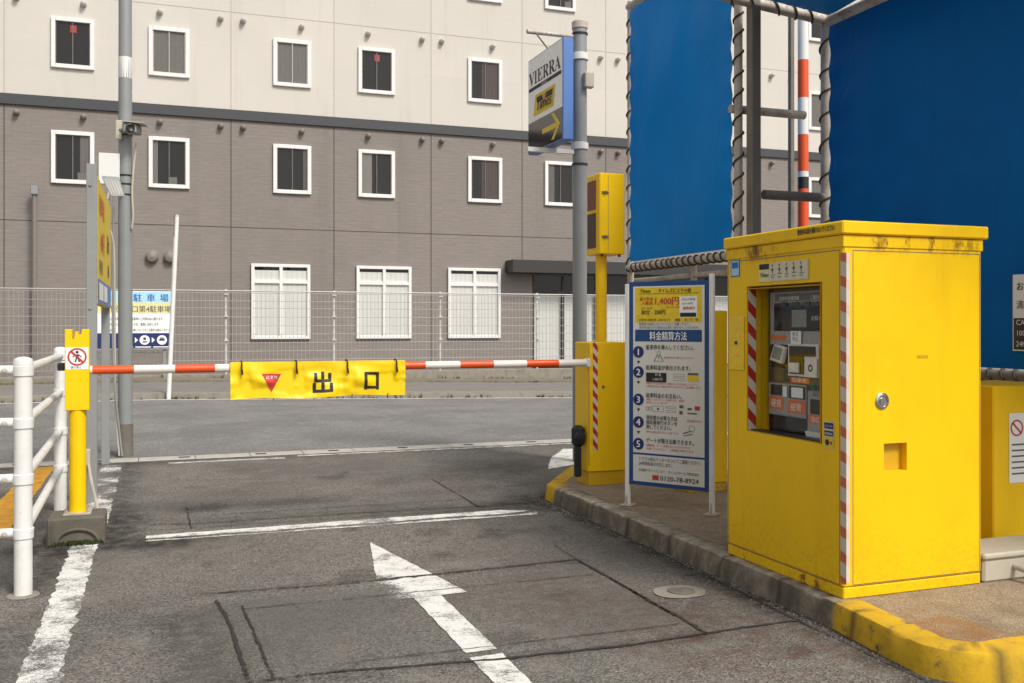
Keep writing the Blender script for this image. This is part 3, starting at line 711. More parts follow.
mb = MB(); pl.rect(mb, 1.01, .16, 1.11, .19, .008); pl.rect(mb, 1.03, .22, 1.09, .28, .008); pl.rect(mb, 1.39, .2, 1.51, .25, .008); pl.rect(mb, 1.41, .255, 1.49, .28, .008); mb.build('pictogram', 'navy', bd)
# leaning white pole and slim grey post
lp = thing('leaning_pole', (.2, 20.82, 0), 'thin white pole leaning slightly at the far kerb beside the notice board', 'pole')
MB().tube([(.2, 20.82, 0), (.36, 20.86, 3.72)], .045, 12).build('shaft', 'white', lp); MB().tube([(.36, 20.86, 3.7), (.363, 20.86, 3.74)], [.047, .04], 12).build('cap', 'galv', lp)
mb = MB(); mb.box(.30, 20.80, 3.3, .315, 20.92, 3.8); mb.build('bracket', 'dark_steel', lp)
gp = thing('drain_pipe', (-2.99, 27.7, 0), 'short grey pipe with a box cap rising beside the hotel wall', 'pipe')
MB().tube([(-2.99, 27.7, 0), (-2.99, 27.7, 4.85)], .06, 10).build('pipe', 'vent', gp); MB().box(-3.08, 27.6, 4.85, -2.9, 27.8, 5.08, .02).build('cap', 'pole_grey', gp)

# ------------------------------------------------------------------ lamp post with CCTV camera, floodlight
pole = thing('grey_pole', (-.357, 11.9, 0), 'tall grey steel pole standing by the left end of the gutter', 'pole')
PX, PY = -.352, 11.95
MB().tube([(PX, PY, -.05), (PX, PY, 2.9), (PX, PY, 8)], [.08, .076, .066], 24).build('shaft', 'pole_grey', pole)
MB().tube([(PX, PY, 0), (PX, PY, .37)], .086, 24).build('base_sleeve', 'dark_steel', pole)
for z in (2.98, 3.10, 3.2, 3.66): MB().tube([(PX, PY, z), (PX, PY, z+.018)], .081, 20).build('strap', 'dark', pole)
mb = MB(); mb.tube([(PX, PY, 4.32), (PX, PY, 4.56)], .0735, 20); mb.build('paper_band', 'white', pole)
def hang(pts, n=24):
    out = []; pts = [Vector(p) for p in pts]
    for i in range(len(pts)-1):
        p0, p1, p2, p3 = pts[max(i-1, 0)], pts[i], pts[i+1], pts[min(i+2, len(pts)-1)]
        for k in range(n//(len(pts)-1)+1):
            t = k/(n//(len(pts)-1)+1)
            out.append(.5*((2*p1)+(-p0+p2)*t+(2*p0-5*p1+4*p2-p3)*t*t+(-p0+3*p1-3*p2+p3)*t**3))
    return out+[pts[-1]]
MB().tube(hang([(PX+.12, PY-.05, 3.58), (PX+.09, PY-.07, 3.3), (PX+.075, PY-.08, 3.0), (PX+.085, PY-.08, 2.75), (PX+.07, PY-.07, 2.6)]), .012, 8).build('cable', 'beige', pole)
MB().tube(hang([(PX-.16, PY-.05, 3.1), (PX-.2, PY-.1, 2.7), (PX-.12, PY-.07, 2.4), (PX-.11, PY-.05, 1.5), (PX-.10, PY-.06, .6), (PX-.06, PY-.12, .02)], 40), .011, 8).build('cable', 'beige', pole)
MB().tube(hang([(PX-.12, PY-.08, 3.0), (PX-.13, PY-.06, 2.0), (PX-.12, PY-.07, 1.0), (PX-.03, PY-.13, .02)], 40), .011, 8).build('cable', 'grey_steel', pole)
cam_ = thing('cctv_camera', (PX+.02, PY-.12, 3.68), 'small grey security camera strapped to the tall grey pole', 'camera')
MB().box(PX-.1, PY-.115, 3.60, PX-.03, PY-.072, 3.82, .008).build('mount', 'beige', cam_)
mb = MB(); mb.extr([(PX-.02, PY-.26, 3.66), (PX+.12, PY-.30, 3.655), (PX+.12, PY-.30, 3.755), (PX-.02, PY-.26, 3.77)], (.06, .18, 0), 0, .01); mb.build('body', 'grey_steel', cam_)
mb = MB(); mb.extr([(PX-.03, PY-.28, 3.775), (PX+.20, PY-.35, 3.755), (PX+.20, PY-.35, 3.765), (PX-.03, PY-.28, 3.787)], (.06, .22, 0)); mb.build('visor', 'galv', cam_)
MB().lathe((PX+.06, PY-.275, 3.705), (.25, -1, 0), [(.05, 0), (.05, .03), (.04, .035), (.02, .022), (0, .022)], 18).build('lens', 'dark', cam_)
MB().tube([(PX-.06, PY-.1, 3.71), (PX+.02, PY-.18, 3.71)], .018, 8).build('arm', 'grey_steel', cam_)
jb = thing('junction_box', (PX-.2, PY-.1, 3.13), 'white weatherproof junction box fixed high on the left of the grey pole', 'box')
MB().box(PX-.27, PY-.10, 3.10, PX-.06, PY+.04, 3.43, .015).build('case', 'white', jb)
MB().box(PX-.275, PY-.112, 3.09, PX-.055, PY-.102, 3.44, .004).build('lid', 'white', jb)
fl = thing('floodlight', (-.45, 11.35, 2.88), 'grey slanted floodlight below the junction box aimed at the price board', 'lamp')
mb = MB(); mb.extr([(-.57, 11.3, 3.085), (-.40, 11.3, 3.08), (-.335, 11.22, 2.88), (-.475, 11.22, 2.875)], (.0, .07, .03), 0, .006); hs_ = mb.build('housing', 'grey_steel', fl)
mb = MB()
for k in range(5):
    u = .14+.18*k; a_ = Vector((-.57, 11.296, 3.085)).lerp(Vector((-.40, 11.296, 3.08)), u); b_ = Vector((-.475, 11.216, 2.875)).lerp(Vector((-.335, 11.216, 2.88)), u)
    mb.poly([a_.lerp(b_, .1), a_.lerp(b_, .1)+Vector((.008, 0, 0)), a_.lerp(b_, .9)+Vector((.008, 0, 0)), a_.lerp(b_, .9)])
mb.build('grille', 'beige', hs_)
MB().tube([(-.43, 11.36, 2.99), (PX-.02, PY-.04, 3.0)], .012, 8).build('bracket', 'galv', fl)

# ------------------------------------------------------------------ price board parallel to the lane
pb = thing('price_board', (-.55, 10.1, 0), 'tall yellow and blue price board seen edge on between two grey posts', 'sign')
for (x, y, z1, w) in ((-.525, 8.92, 2.86, .042), (-.53, 11.3, 2.86, .042)):
    mb = MB(); mb.box(x-w, y-.03, 0, x+w, y+.03, z1, .004); mb.lathe((x-.01, y-.03, 2.68), (0, -1, 0), [(.014, 0), (.012, .01), (0, .011)], 10); mb.lathe((x-.01, y-.03, 1.64), (0, -1, 0), [(.014, 0), (.012, .01), (0, .011)], 10)
    mb.build('post', 'grey_steel', pb)
mb = MB(); mb.extr([(-.54, 8.955, 1.68), (-.480, 8.955, 1.68), (-.478, 11.265, 1.68), (-.538, 11.265, 1.68)], (0, 0, 1.09), 0, .004); bd = mb.build('board', 'sign_yellow', pb)
ex = Vector((.002, 2.31, 0)).normalized(); pl = Plane((-.480, 8.955, 1.68), ex)
mb = MB(); pl.rect(mb, .02, .01, 2.29, .22, .003); mb.build('footer_panel', 'blue_case', bd)
mb = MB(); pl.rect(mb, .1, .04, .8, .19, .005); pl.rect(mb, .9, .04, 1.5, .19, .005); mb.build('notice_panel', 'sign_white', bd)
lettering(pl, [('駐車料金', .2, .80, .20, {'bold': .03}), ('400円', .4, .48, .24, {'bold': .03})], .004, 'orange', bd)
lettering(pl, [('最大', 1.5, .55, .2, {'bold': .02}), ('24h', 1.6, .3, .18, {'bold': .02}), ('利用時間', .15, .28, .14)], .004, 'black', bd)
mb = MB(); mb.box(-.62, 8.80, .33, -.53, 8.888, .46, .006); tag(mb.build('socket_box', 'beige'), 'small cream socket box low on the near post of the price board', 'box')
MB().tube(hang([(-.545, 8.78, .34), (-.50, 8.5, .2), (-.44, 8.2, .08), (-.40, 7.9, .012)], 20), .013, 8)
o = MB().tube(hang([(-.545, 8.83, .34), (-.50, 8.45, .24), (-.43, 8.0, .1), (-.42, 7.8, .013)], 20), .013, 8).build('conduit', 'beige'); tag(o, 'thin pale conduit hanging from the cream socket box to the ground', 'conduit')

# ------------------------------------------------------------------ barrier rest post on its concrete block
blk = MB(); blk.box(-.715, 7.27, -.02, -.345, 7.60, .18, .014)
for k in range(12):
    pass
b_ = blk.build('concrete_block', 'block'); tag(b_, 'old dark concrete block carrying the yellow barrier rest post', 'block')
mb = MB(); a = [(-.52+.13*math.cos(R(q)), 7.262, .015+.085*math.sin(R(q))) for q in range(0, 181, 12)]
mb.tube(a, .012, 6); tag(mb.build('lifting_arch', 'block', b_), None)
mb = MB()
for k in range(240):
    x = -.52+random.gauss(0, .06); y = 7.235+random.gauss(0, .02); r = random.uniform(.006, .018)
    for q in range(2):
        a = random.random()*6.3; mb.poly([(x+r*math.cos(a), y+r*math.sin(a), .002), (x-r*math.cos(a), y-r*math.sin(a), .002), (x+random.uniform(-.01, .01), y+random.uniform(-.01, .01), r*1.8)])
tag(mb.build('moss', 'moss', smooth=False), kind='stuff')
rp = thing('barrier_rest_post', (-.53, 7.45, .18), 'yellow post with forked head catching the barrier arm at the left', 'post')
MB().tube([(-.53, 7.45, .18), (-.53, 7.45, .92)], .056, 20).build('tube', 'yellow', rp)
mb = MB(); mb.box(-.62, 7.36, .178, -.44, 7.54, .192, .003)
for dx in (-.07, .07):
    for dy in (-.07, .07): mb.lathe((-.53+dx, 7.45+dy, .192), (0, 0, 1), [(.014, 0), (.014, .012), (.007, .012), (.007, .03), (0, .03)], 8)
mb.build('base_plate', 'galv', rp)
hd = MB(); hd.extr([(-.608, 7.39, .905), (-.452, 7.39, .905), (-.452, 7.39, 1.47), (-.50, 7.39, 1.47), (-.50, 7.39, 1.43), (-.522, 7.39, 1.43), (-.522, 7.39, 1.455), (-.545, 7.39, 1.455), (-.545, 7.39, 1.40), (-.562, 7.39, 1.40), (-.562, 7.39, 1.47), (-.608, 7.39, 1.47)], (0, .12, 0), 0, .003)
hd = hd.build('head', 'yellow', rp)
MB().box(-.66, 7.44, 1.18, -.609, 7.49, 1.235, .008).build('stop_bolt', 'dark', rp)
pl = Plane((-.602, 7.39, 1.19), (1, 0, 0)); mb = MB(); pl.rect(mb, 0, 0, .145, .155, .002); st = mb.build('no_pedestrian_sticker', 'sign_white', rp)
mb = MB(); pl.disc(mb, .0725, .088, .062, .0035, 0, 32, .050); s2 = .044
pl.polyg(mb, [(.0725-s2+.006, .088+s2+.004), (.0725-s2-.004, .088+s2-.006), (.0725+s2-.006, .088-s2-.004), (.0725+s2+.004, .088-s2+.006)], .0045); mb.build('prohibition_ring', 'red', st)
mb = MB(); pl.disc(mb, .0725, .121, .010, .003, 0, 14); pl.polyg(mb, [(.060, .106), (.085, .106), (.083, .08), (.064, .08)], .003)
pl.polyg(mb, [(.064, .08), (.073, .08), (.066, .052), (.056, .052)], .003); pl.polyg(mb, [(.074, .08), (.083, .08), (.092, .052), (.082, .052)], .003); pl.polyg(mb, [(.060, .104), (.060, .096), (.046, .084), (.042, .09)], .003); pl.polyg(mb, [(.085, .104), (.085, .096), (.098, .084), (.102, .09)], .003)
mb.build('walking_figure', 'black', st); lettering(pl, [('通行禁止', .03, .008, .018)], .003, 'black', st)

# ------------------------------------------------------------------ white guard rail
gr = thing('guard_rail', (-.72, 6, 0), 'white tubular guard rail with four rails at the left of the lane', 'guard rail')
P1, P2, PL = Vector((-.703, 5.99, 0)), Vector((-.74, 8.6, 0)), Vector((-2.75, 5.95, 0))
for p in (P1, P2, PL):
    MB().tube([p+Vector((0, 0, -.02)), p+Vector((0, 0, 1.30))], .047, 24).build('rail_post', 'white_paint', gr)
    MB().lathe(p+Vector((0, 0, 1.30)), (0, 0, 1), [(.051, -.03), (.051, 0), (.046, .012), (.025, .022), (0, .025)], 24).build('post_cap', 'white_paint', gr)
mb = MB(); mb.lathe(P1, (0, 0, 1), [(.085, 0), (.08, .005), (.05, .007)], 24); mb.build('footing', 'concrete', gr)
for z in (1.25, .96, .65, .35):
    MB().tube([P1+Vector((0, .05, z)), P2+Vector((0, -.05, z))], .027, 16).build('rail', 'white_paint', gr)
    MB().tube([P1+Vector((-.05, 0, z)), PL+Vector((.05, 0, z))], .027, 16).build('rail', 'white_paint', gr)
    for p in (P1, P2):
        mb = MB(); mb.lathe(p+Vector((0, 0, z-.034)), (0, 0, 1), [(.048, 0), (.0535, .003), (.0535, .055), (.048, .058)], 24)
        mb.build('collar', 'white_paint', gr)
    mb = MB()
    for q in (P1+Vector((-.09, -.03, z)), P1+Vector((.03, .10, z)), P1+Vector((-.15, -.03, z))): mb.lathe(q, (0.2, -1, 0), [(.016, 0), (.016, .008), (.009, .010), (.009, .014), (0, .014)], 8)
    mb.build('bolt', 'galv', gr)

# ------------------------------------------------------------------ barrier gate cabinet, arm, banner
gc = thing('barrier_gate', (3.6, 7.6, .13), 'yellow gate cabinet with its red and white striped barrier arm lowered across the exit lane', 'barrier')
CX0, CX1, CY0, CY1 = 3.435, 3.80, 7.52, 7.80
body = MB().box(CX0, CY0, .25, CX1, CY1, 1.352, .006).build('body', 'yellow', gc)
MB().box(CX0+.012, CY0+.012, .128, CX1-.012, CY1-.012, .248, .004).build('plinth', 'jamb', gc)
pl = Plane((CX0+.012, CY0, .30), (1, 0, 0))
def hazard(plane, x0, y0, x1, y1, h, pitch, slope, parent, red='tape_red', frac=.5, white='tape_white'):
    mb = MB(); plane.rect(mb, x0, y0, x1, y1, h); w = x1-x0; y = y0-pitch*2-abs(slope*w); bm = mb.bm
    nrm = (plane.ey-plane.ex*slope).normalized(); ks = []
    while y < y1+pitch*2+abs(slope*w):
        for q in (y, y+pitch*frac): bmesh.ops.bisect_plane(bm, geom=bm.verts[:]+bm.edges[:]+bm.faces[:], plane_co=plane.p(x0, q, h), plane_no=nrm)
        ks.append(y); y += pitch
    for f in bm.faces:
        c = f.calc_center_median()-plane.o; yy = c.dot(plane.ey)-slope*(c.dot(plane.ex)-x0)
        f.material_index = int(any(k < yy < k+pitch*frac for k in ks))
    return mb.build('hazard_tape', [white, red], parent, smooth=False, recalc=False)
hazard(pl, .03, .13, .075, 1.05, .002, .105, -1.2, gc)
mb = MB(); mb.lathe((CX0+.14, CY0, .97), (0, -1, 0), [(.014, 0), (.014, .004), (.006, .005), (0, .005)], 14); mb.build('lock', 'dark_steel', gc)
mb = MB(); mb.box(CX0+.003, CY0-.002, .30, CX0+.009, CY0+.001, 1.34); mb.build('door_seam', 'dark_steel', gc)
MB().box(CX0-.10, 7.56, .46, CX0-.002, 7.68, .64, .03).build('arm_bracket', 'rubber', gc)
MB().box(CX0-.085, 7.585, .2, CX0-.03, 7.64, .462, .01).build('arm_stay', 'rubber', gc)
MB().lathe((CX0-.06, 7.56, .555), (0, -1, 0), [(.045, 0), (.045, .015), (.025, .02), (0, .02)], 16).build('pivot', 'dark', gc)
bands = [(3.43, 3.147, 0), (3.147, 2.86, 1), (2.86, 2.572, 0), (2.572, 2.286, 1), (2.286, 1.999, 0), (1.999, 1.70, 1), (1.70, 1.40, 0), (1.40, 1.12, 1), (1.12, .83, 0), (.83, .53, 1), (.53, .396, 0), (.396, .117, 1), (.117, -.162, 0), (-.162, -.437, 1), (-.437, -.47, 0)]
zz = lambda x: 1.18
mb = MB()
for x0, x1, m in bands: mb.tube([(x0, 7.5, zz(x0)), (x1, 7.5, zz(x1))], .031, 20, m, caps=True)
bmesh.ops.remove_doubles(mb.bm, verts=mb.bm.verts, dist=.0001)
arm = mb.build('barrier_arm', ['arm_white', 'arm_red'], gc)
MB().box(3.40, 7.463, 1.143, 3.4345, 7.537, 1.217, .008).build('socket', 'arm_white', arm)
# banner
BX0, BX1, BZ0, BZ1 = .503, 1.828, .945, 1.222
ties = [.503+.08, .503+.48, .503+.865, .503+1.25]
def bdisp(x, z):
    u = (x-BX0)/(BX1-BX0); v = (BZ1-z)/(BZ1-BZ0)
    d = .014*math.sin(u*9+v*2.5+.6)*min(1, v*2)+.011*math.sin(u*23-v*5)*min(1, v*2)+.016*nz(u*3.2, v*1.5, 3, 7)*min(1, v*2.5)
    for t in ties:
        s = (x-t); d += .013*math.exp(-(s*s)/(2*(.015+.09*v)**2))*(1-v*.8)*math.cos(s*70)
    return max(d, -.028+.02*sst(.75, .45, (z-BZ0)/(BZ1-BZ0)) if False else -.008)
def bz(x, z):
    u = (x-BX0)/(BX1-BX0); v = (BZ1-z)/(BZ1-BZ0)
    return z+v*(.012*u+.006*math.sin(u*11))+(1-v)*.004*math.sin(u*19)
bn = thing('exit_banner', (1.17, 7.46, .95), 'crumpled yellow vinyl banner reading exit in Japanese tied to the barrier arm', 'banner')
mb = MB(); NX, NZ = 130, 30; g = []
for j in range(NZ+1):
    row = []
    for i in range(NX+1):
        x = BX0+(BX1-BX0)*i/NX; z = BZ0+(BZ1-BZ0)*j/NZ; v = (BZ1-z)/(BZ1-BZ0)
        yb = 7.455; row.append(mb.bm.verts.new((x, yb-bdisp(x, z), bz(x, z))))
    g.append(row)
for j in range(NZ):
    for i in range(NX): mb.bm.faces.new((g[j][i], g[j][i+1], g[j+1][i+1], g[j+1][i]))
last = g[NZ]   # wrap over the arm
for a in (60, 100, 140, 180):
    row = []
    for i in range(NX+1):
        x = BX0+(BX1-BX0)*i/NX; row.append(mb.bm.verts.new((x, 7.5-.037*math.cos(R(a)), 1.186+.037*math.sin(R(a)))))
    for i in range(NX): mb.bm.faces.new((last[i], last[i+1], row[i+1], row[i]))
    last = row
sheet_ = mb.build('sheet', 'cloth', bn, recalc=False)
def drape(mb, h):
    for _ in range(3):
        es = [e for e in mb.bm.edges if e.calc_length() > .03]
        if es: bmesh.ops.subdivide_edges(mb.bm, edges=es, cuts=1, use_grid_fill=True)
    bmesh.ops.triangulate(mb.bm, faces=mb.bm.faces)
    for v in mb.bm.verts:
        x, z = v.co.x, v.co.z; v.co.y = 7.455-bdisp(x, z)-h; v.co.z = bz(x, z)
pl = Plane((0, 7.464, 0), (1, 0, 0))
def bar(mb, x0, z0, x1, z1): mb.poly([(x0, 7.46, z0), (x1, 7.46, z0), (x1, 7.46, z1), (x0, 7.46, z1)])
mb = MB()   # 出
cx, w = 1.182, .024
bar(mb, cx-w/2, .995, cx+w/2, 1.145)
for s in (-1, 1):
    bar(mb, cx+s*.054-w/2, 1.07, cx+s*.054+w/2, 1.135); bar(mb, cx+s*.064-w/2, .987, cx+s*.064+w/2, 1.058)
bar(mb, cx-.066, 1.064, cx+.066, 1.086); bar(mb, cx-.076, .985, cx+.076, 1.007)
x0, x1 = 1.50, 1.618   # 口
bar(mb, x0, .990, x0+w, 1.13); bar(mb, x1-w, .990, x1, 1.13); bar(mb, x0+w, 1.108, x1-w, 1.13); bar(mb, x0+w, .996, x1-w, 1.018)
drape(mb, .004); mb.build('lettering', 'black', bn, smooth=False, recalc=False)
mb = MB(); mb.poly([(.728, 7.46, 1.135), (.80, 7.46, .99), (.873, 7.46, 1.135)]); drape(mb, .004); mb.build('stop_triangle', 'red', bn, smooth=False, recalc=False)
mb = MB(); text_bm(mb, pl, [('止まれ', .758, 1.098, .03, {'width': .085})], 0); 
for v in mb.bm.verts: v.co.y = 7.455-bdisp(v.co.x, v.co.z)-.0065; v.co.z = bz(v.co.x, v.co.z)
mb.build('lettering', 'sign_white', bn, smooth=False, recalc=False)
for t in ties:
    mb = MB(); pts = [(t, 7.485+.062*math.cos(R(a)), 1.186+.048*math.sin(R(a))) for a in range(0, 361, 24)]; mb.tube(pts, .0055, 6, caps=False)
    mb.tube([(t, 7.425, 1.172), (t+.004, 7.424, 1.13)], .007, 6); mb.build('tie', 'dark', bn)
for t in (.82, 1.12, 1.41, 1.69): MB().tube([(t, 7.462, .968), (t-.005, 7.458, .935)], .0035, 5).build('tie', 'dark', bn)
# signal box on yellow pole
sg = thing('warning_light_box', (3.7, 7.9, .13), 'yellow two lamp exit warning light on a pole behind the barrier cabinet', 'signal')
MB().tube([(3.735, 7.90, .12), (3.735, 7.90, 2.13)], .05, 20).build('pole', 'yellow', sg)
MB().box(3.645, 7.74, 2.125, 3.89, 8.02, 2.84, .008).build('case', 'yellow', sg)
pl = Plane((3.645, 8.02, 2.125), (0, -1, 0))
mb = MB(); pl.slab(mb, .03, .40, .20, .66, .0015, .006, .002); mb.build('lamp', 'lamp_red', sg)
mb = MB(); pl.slab(mb, .03, .06, .20, .37, .0015, .006, .002); mb.build('lamp', 'lamp_dark', sg)
for z in (2.66, 2.27):
    mb = MB(); mb.box(3.665, 7.728, z, 3.73, 7.739, z+.018, .002); mb.lathe((3.695, 7.73, z+.01), (0, -1, 0), [(.012, 0), (.012, .012), (0, .014)], 10); mb.build('latch', 'dark_steel', sg)
MB().box(3.727, 7.7385, 2.14, 3.73, 7.741, 2.825).build('door_seam', 'dark_steel', sg)
for x in (3.68, 3.85): MB().lathe((x, 7.77, 2.125), (0, 0, -1), [(.012, 0), (.012, .02), (0, .022)], 10).build('foot', 'dark', sg)

# ------------------------------------------------------------------ fee instruction sign
A, Bq = Vector((3.355, 6.625, .13)), Vector((3.752, 6.075, .13)); exv = (Bq-A).normalized(); LW = (Bq-A).length
fs = thing('fee_instruction_sign', ((A+Bq)/2), 'blue framed white and yellow instruction sign on two white posts by the machine', 'sign')
pl = Plane(A, exv)      # x along the sign, y up from the island top, n towards the driver
def obox(mb, x0, y0, x1, y1, h0, h1, bev=0): pl.slab(mb, x0, y0, x1, y1, h0, h1, bev); return mb
for x, top in ((0, 1.68), (LW, 1.74)):
    mb = MB(); obox(mb, x-.017, 0, x+.017, top, -.018, .018, .004); p_ = mb.build('post', 'white_paint', fs)
    mb = MB(); obox(mb, x-.045, .001, x+.045, .012, -.05, .05, .002)
    mb.extr([pl.p(x-.002, .012, .022), pl.p(x+.002, .012, .022), pl.p(x+.002, .10, .022)][:3], (pl.n*0+pl.ex*.004), 0) if False else None
    mb.extr([pl.p(x-.004, .012, .0225), pl.p(x-.004, .012, .05), pl.p(x-.004, .09, .0225)], pl.ex*.008)
    mb.build('base_plate', 'galv', p_)
BWX0, BWX1, BB, BT = .019, LW-.019, .165, 1.695; bw, bh = BWX1-BWX0, BT-BB
mb = MB(); obox(mb, BWX0, BB, BWX1, BT, -.012, .014, .003); bd = mb.build('board', 'blue', fs)
def fx(c): return BWX0+bw*(c-75)/485.          # crop columns of the sign face
def fy(c): return BT-bh*c/1.0
mb = MB(); ix0, ix1 = BWX0+.034, BWX1-.032
pl.rect(mb, ix0, BB+.245, ix1, BT-.035, .0155); pl.rect(mb, ix0, BB+.03, ix1, BB+.23, .0155); face = mb.build('face_panel', 'board_white', bd)
iw = ix1-ix0
X_ = lambda f: ix0+iw*f
Ytop = BT-.045
mb = MB(); pl.rect(mb, X_(.035), BT-.305, X_(.965), BT-.045, .0165); mb.build('price_panel', 'sign_yellow', face)
mb = MB(); pl.rect(mb, X_(.03), BT-.448, X_(.965), BT-.36, .0165); mb.build('title_panel', 'blue', face)
mb = MB(); pl.rect(mb, X_(.66), BT-.27, X_(.9), BT-.115, .0175); mb.build('inset_panel', 'sign_white', face)
h1, h2 = .0180, .0195
lettering(pl, [('Times', X_(.10), BT-.082, .036, {'bold': .03, 'shear': .2}), ('タイムズビエラ小倉', X_(.36), BT-.082, .034, {'bold': .02, 'width': iw*.46}),
               ('30分 - 200円', X_(.12), BT-.245, .045, {'bold': .02, 'width': iw*.34}), ('8:00～24:00', X_(.12), BT-.205, .018),
               ('ご利用時間 24時間営業 入出庫可能です', X_(.06), BT-.295, .021, {'width': iw*.47}), ('現金', X_(.60), BT-.295, .021, {'bold': .03}), ('カード', X_(.73), BT-.295, .021, {'bold': .03}), ('可', X_(.88), BT-.295, .021, {'bold': .03}),
               ('駐車券の紛失にはくれぐれもご注意ください。', X_(.09), BT-.327, .024, {'width': iw*.72}), ('表示料金以外の場合はお問い合わせいただけます。', X_(.09), BT-.352, .022, {'width': iw*.84}),
               ('本日の料金', X_(.69), BT-.145, .022), ('20分100円', X_(.69), BT-.175, .02)], h1+.0005, 'black', face)
lettering(pl, [('1,400円', X_(.30), BT-.172, .068, {'bold': .03, 'width': iw*.33}), ('最大料金', X_(.10), BT-.14, .030, {'bold': .02, 'width': iw*.19}), ('入庫後', X_(.12), BT-.172, .030, {'bold': .02, 'width': iw*.17}), ('繰り返し有効', X_(.48), BT-.2, .018), ('提携割引', X_(.71), BT-.21, .024, {'bold': .03})], h1+.0005, 'red', face)
mb = MB(); pl.rect(mb, X_(.08), BT-.093, X_(.93), BT-.090, h1); pl.rect(mb, X_(.67), BT-.265, X_(.89), BT-.235, h1+.0005); mb.build('rule_line', 'black', face)
lettering(pl, [('料金精算方法', X_(.24), BT-.433, .07, {'bold': .025, 'width': iw*.52})], h2, 'sign_white', face)
steps = [(.585, '駐車券を挿入してください。', .66), (.765, '駐車料金が表示されます。', .62), (1.0, '駐車料金のお支払い。', .5)]
ys = [(.605, ), (.785, ), (1.0, ), (1.19, ), (1.375, )]
ny = [.60, .785, .985, 1.165, 1.335]   # distance of the number discs below the board top
ny = [bh*q for q in (.402, .524, .667, .80, .915)]
ny = [.617, .80, 1.0, 1.175, 1.345]
TOPB = 1.505   # board height
pos_ = [BT-q for q in (.60, .775, .975, 1.16, 1.335)]
pos_ = [BT-(.045+ (1.155)*f) for f in (.49, .635, .79, .93, 1.07)]
pos_ = [BT-bh*f for f in (.338, .437, .572, .683, .790)]
NB = MB()
for y in pos_: pl.disc(NB, X_(.08), y-.01, .044, h1, 0, 28)
NB.build('number_disc', 'navy', face)
lettering(pl, [(str(i+1), X_(.08), y-.035, .072, {'align': 'CENTER', 'bold': .03}) for i, y in enumerate(pos_)], h2, 'sign_white', face)
lettering(pl, [('駐車券を挿入してください。', X_(.19), pos_[0]+.012, .04, {'bold': .015, 'width': iw*.66}), ('駐車料金が表示されます。', X_(.19), pos_[1]+.012, .04, {'bold': .015, 'width': iw*.62}), ('駐車料金のお支払い。', X_(.19), pos_[2]+.010, .04, {'bold': .015, 'width': iw*.5}),
               ('領収書の必要な方は', X_(.19), pos_[3]+.016, .036, {'bold': .015, 'width': iw*.44}), ('領収書発行ボタンを', X_(.19), pos_[3]-.02, .036, {'bold': .015, 'width': iw*.44}), ('押してください。', X_(.19), pos_[3]-.056, .036, {'bold': .015, 'width': iw*.36}),
               ('ゲートが開き出庫できます。', X_(.19), pos_[4]+.008, .04, {'bold': .015, 'width': iw*.66}),
               ('トラブル時はインターホンにてご連絡ください。', X_(.08), BB+.19, .033, {'width': iw*.86}), ('24時間係員が対応します。', X_(.08), BB+.155, .031, {'width': iw*.48}),
               ('お客様サポートセンター　タイムズサービス株式会社', X_(.08), BB+.108, .024, {'width': iw*.84}), ('0120-78-8924', X_(.39), BB+.05, .05, {'bold': .01, 'width': iw*.53})], h1, 'black', face)
lettering(pl, [('※駐車券を折り曲げないでください', X_(.44), pos_[0]-.055, .018, {'width': iw*.42}), ('※表示された料金をご確認のうえお支払いください', X_(.19), pos_[1]-.098, .018, {'width': iw*.72}), ('※係員が不在の場合がありますのでご注意願います', X_(.19), pos_[1]-.12, .018, {'width': iw*.76}),
               ('※現金・プリペイドカードが使えます。釣銭が', X_(.19), pos_[2]-.014, .019, {'width': iw*.54}), ('切れています', X_(.19), pos_[2]-.037, .019, {'width': iw*.3}), ('領収書ボタン', X_(.76), pos_[3]+.012, .02), ('※発行は出庫前に限りますのでご注意ください', X_(.19), pos_[3]-.085, .018, {'width': iw*.46}),
               ('※精算後、ゲートが開きましたらすみやかに', X_(.19), pos_[4]-.022, .02, {'width': iw*.62}), ('出庫してください。一定時間で閉まります', X_(.19), pos_[4]-.047, .02, {'width': iw*.66})], h1, 'red', face)
mb = MB()
for y in pos_[:4]: pl.polyg(mb, [(X_(.055), y-.078), (X_(.08), y-.1), (X_(.105), y-.078)], h1)
mb.build('step_arrow', 'black', face)
def outline(mb, x0, y0, x1, y1, t, h):
    pl.rect(mb, x0, y0, x1, y0+t, h); pl.rect(mb, x0, y1-t, x1, y1, h); pl.rect(mb, x0, y0+t, x0+t, y1-t, h); pl.rect(mb, x1-t, y0+t, x1, y1-t, h)
mb = MB(); y = pos_[0]   # ticket slot drawing
pl.polyg(mb, [(X_(.30), y-.075), (X_(.31), y-.075), (X_(.36), y-.03), (X_(.35), y-.03)], h1); pl.polyg(mb, [(X_(.44), y-.075), (X_(.43), y-.075), (X_(.38), y-.03), (X_(.39), y-.03)], h1); outline(mb, X_(.345), y-.035, X_(.395), y-.005, .003, h1); pl.rect(mb, X_(.30), y-.079, X_(.44), y-.076, h1)
pl.rect(mb, X_(.368), y-.06, X_(.375), y-.036, h1)
y = pos_[1]; dp = MB(); pl.rect(dp, X_(.19), y-.082, X_(.48), y-.012, h1); dp.build('display_picture', 'black', face)
outline(mb, X_(.58), y-.035, X_(.73), y-.016, .002, h1); outline(mb, X_(.58), y-.066, X_(.73), y-.045, .002, h1); pl.rect(mb, X_(.775), y-.022, X_(.92), y-.006, h1)
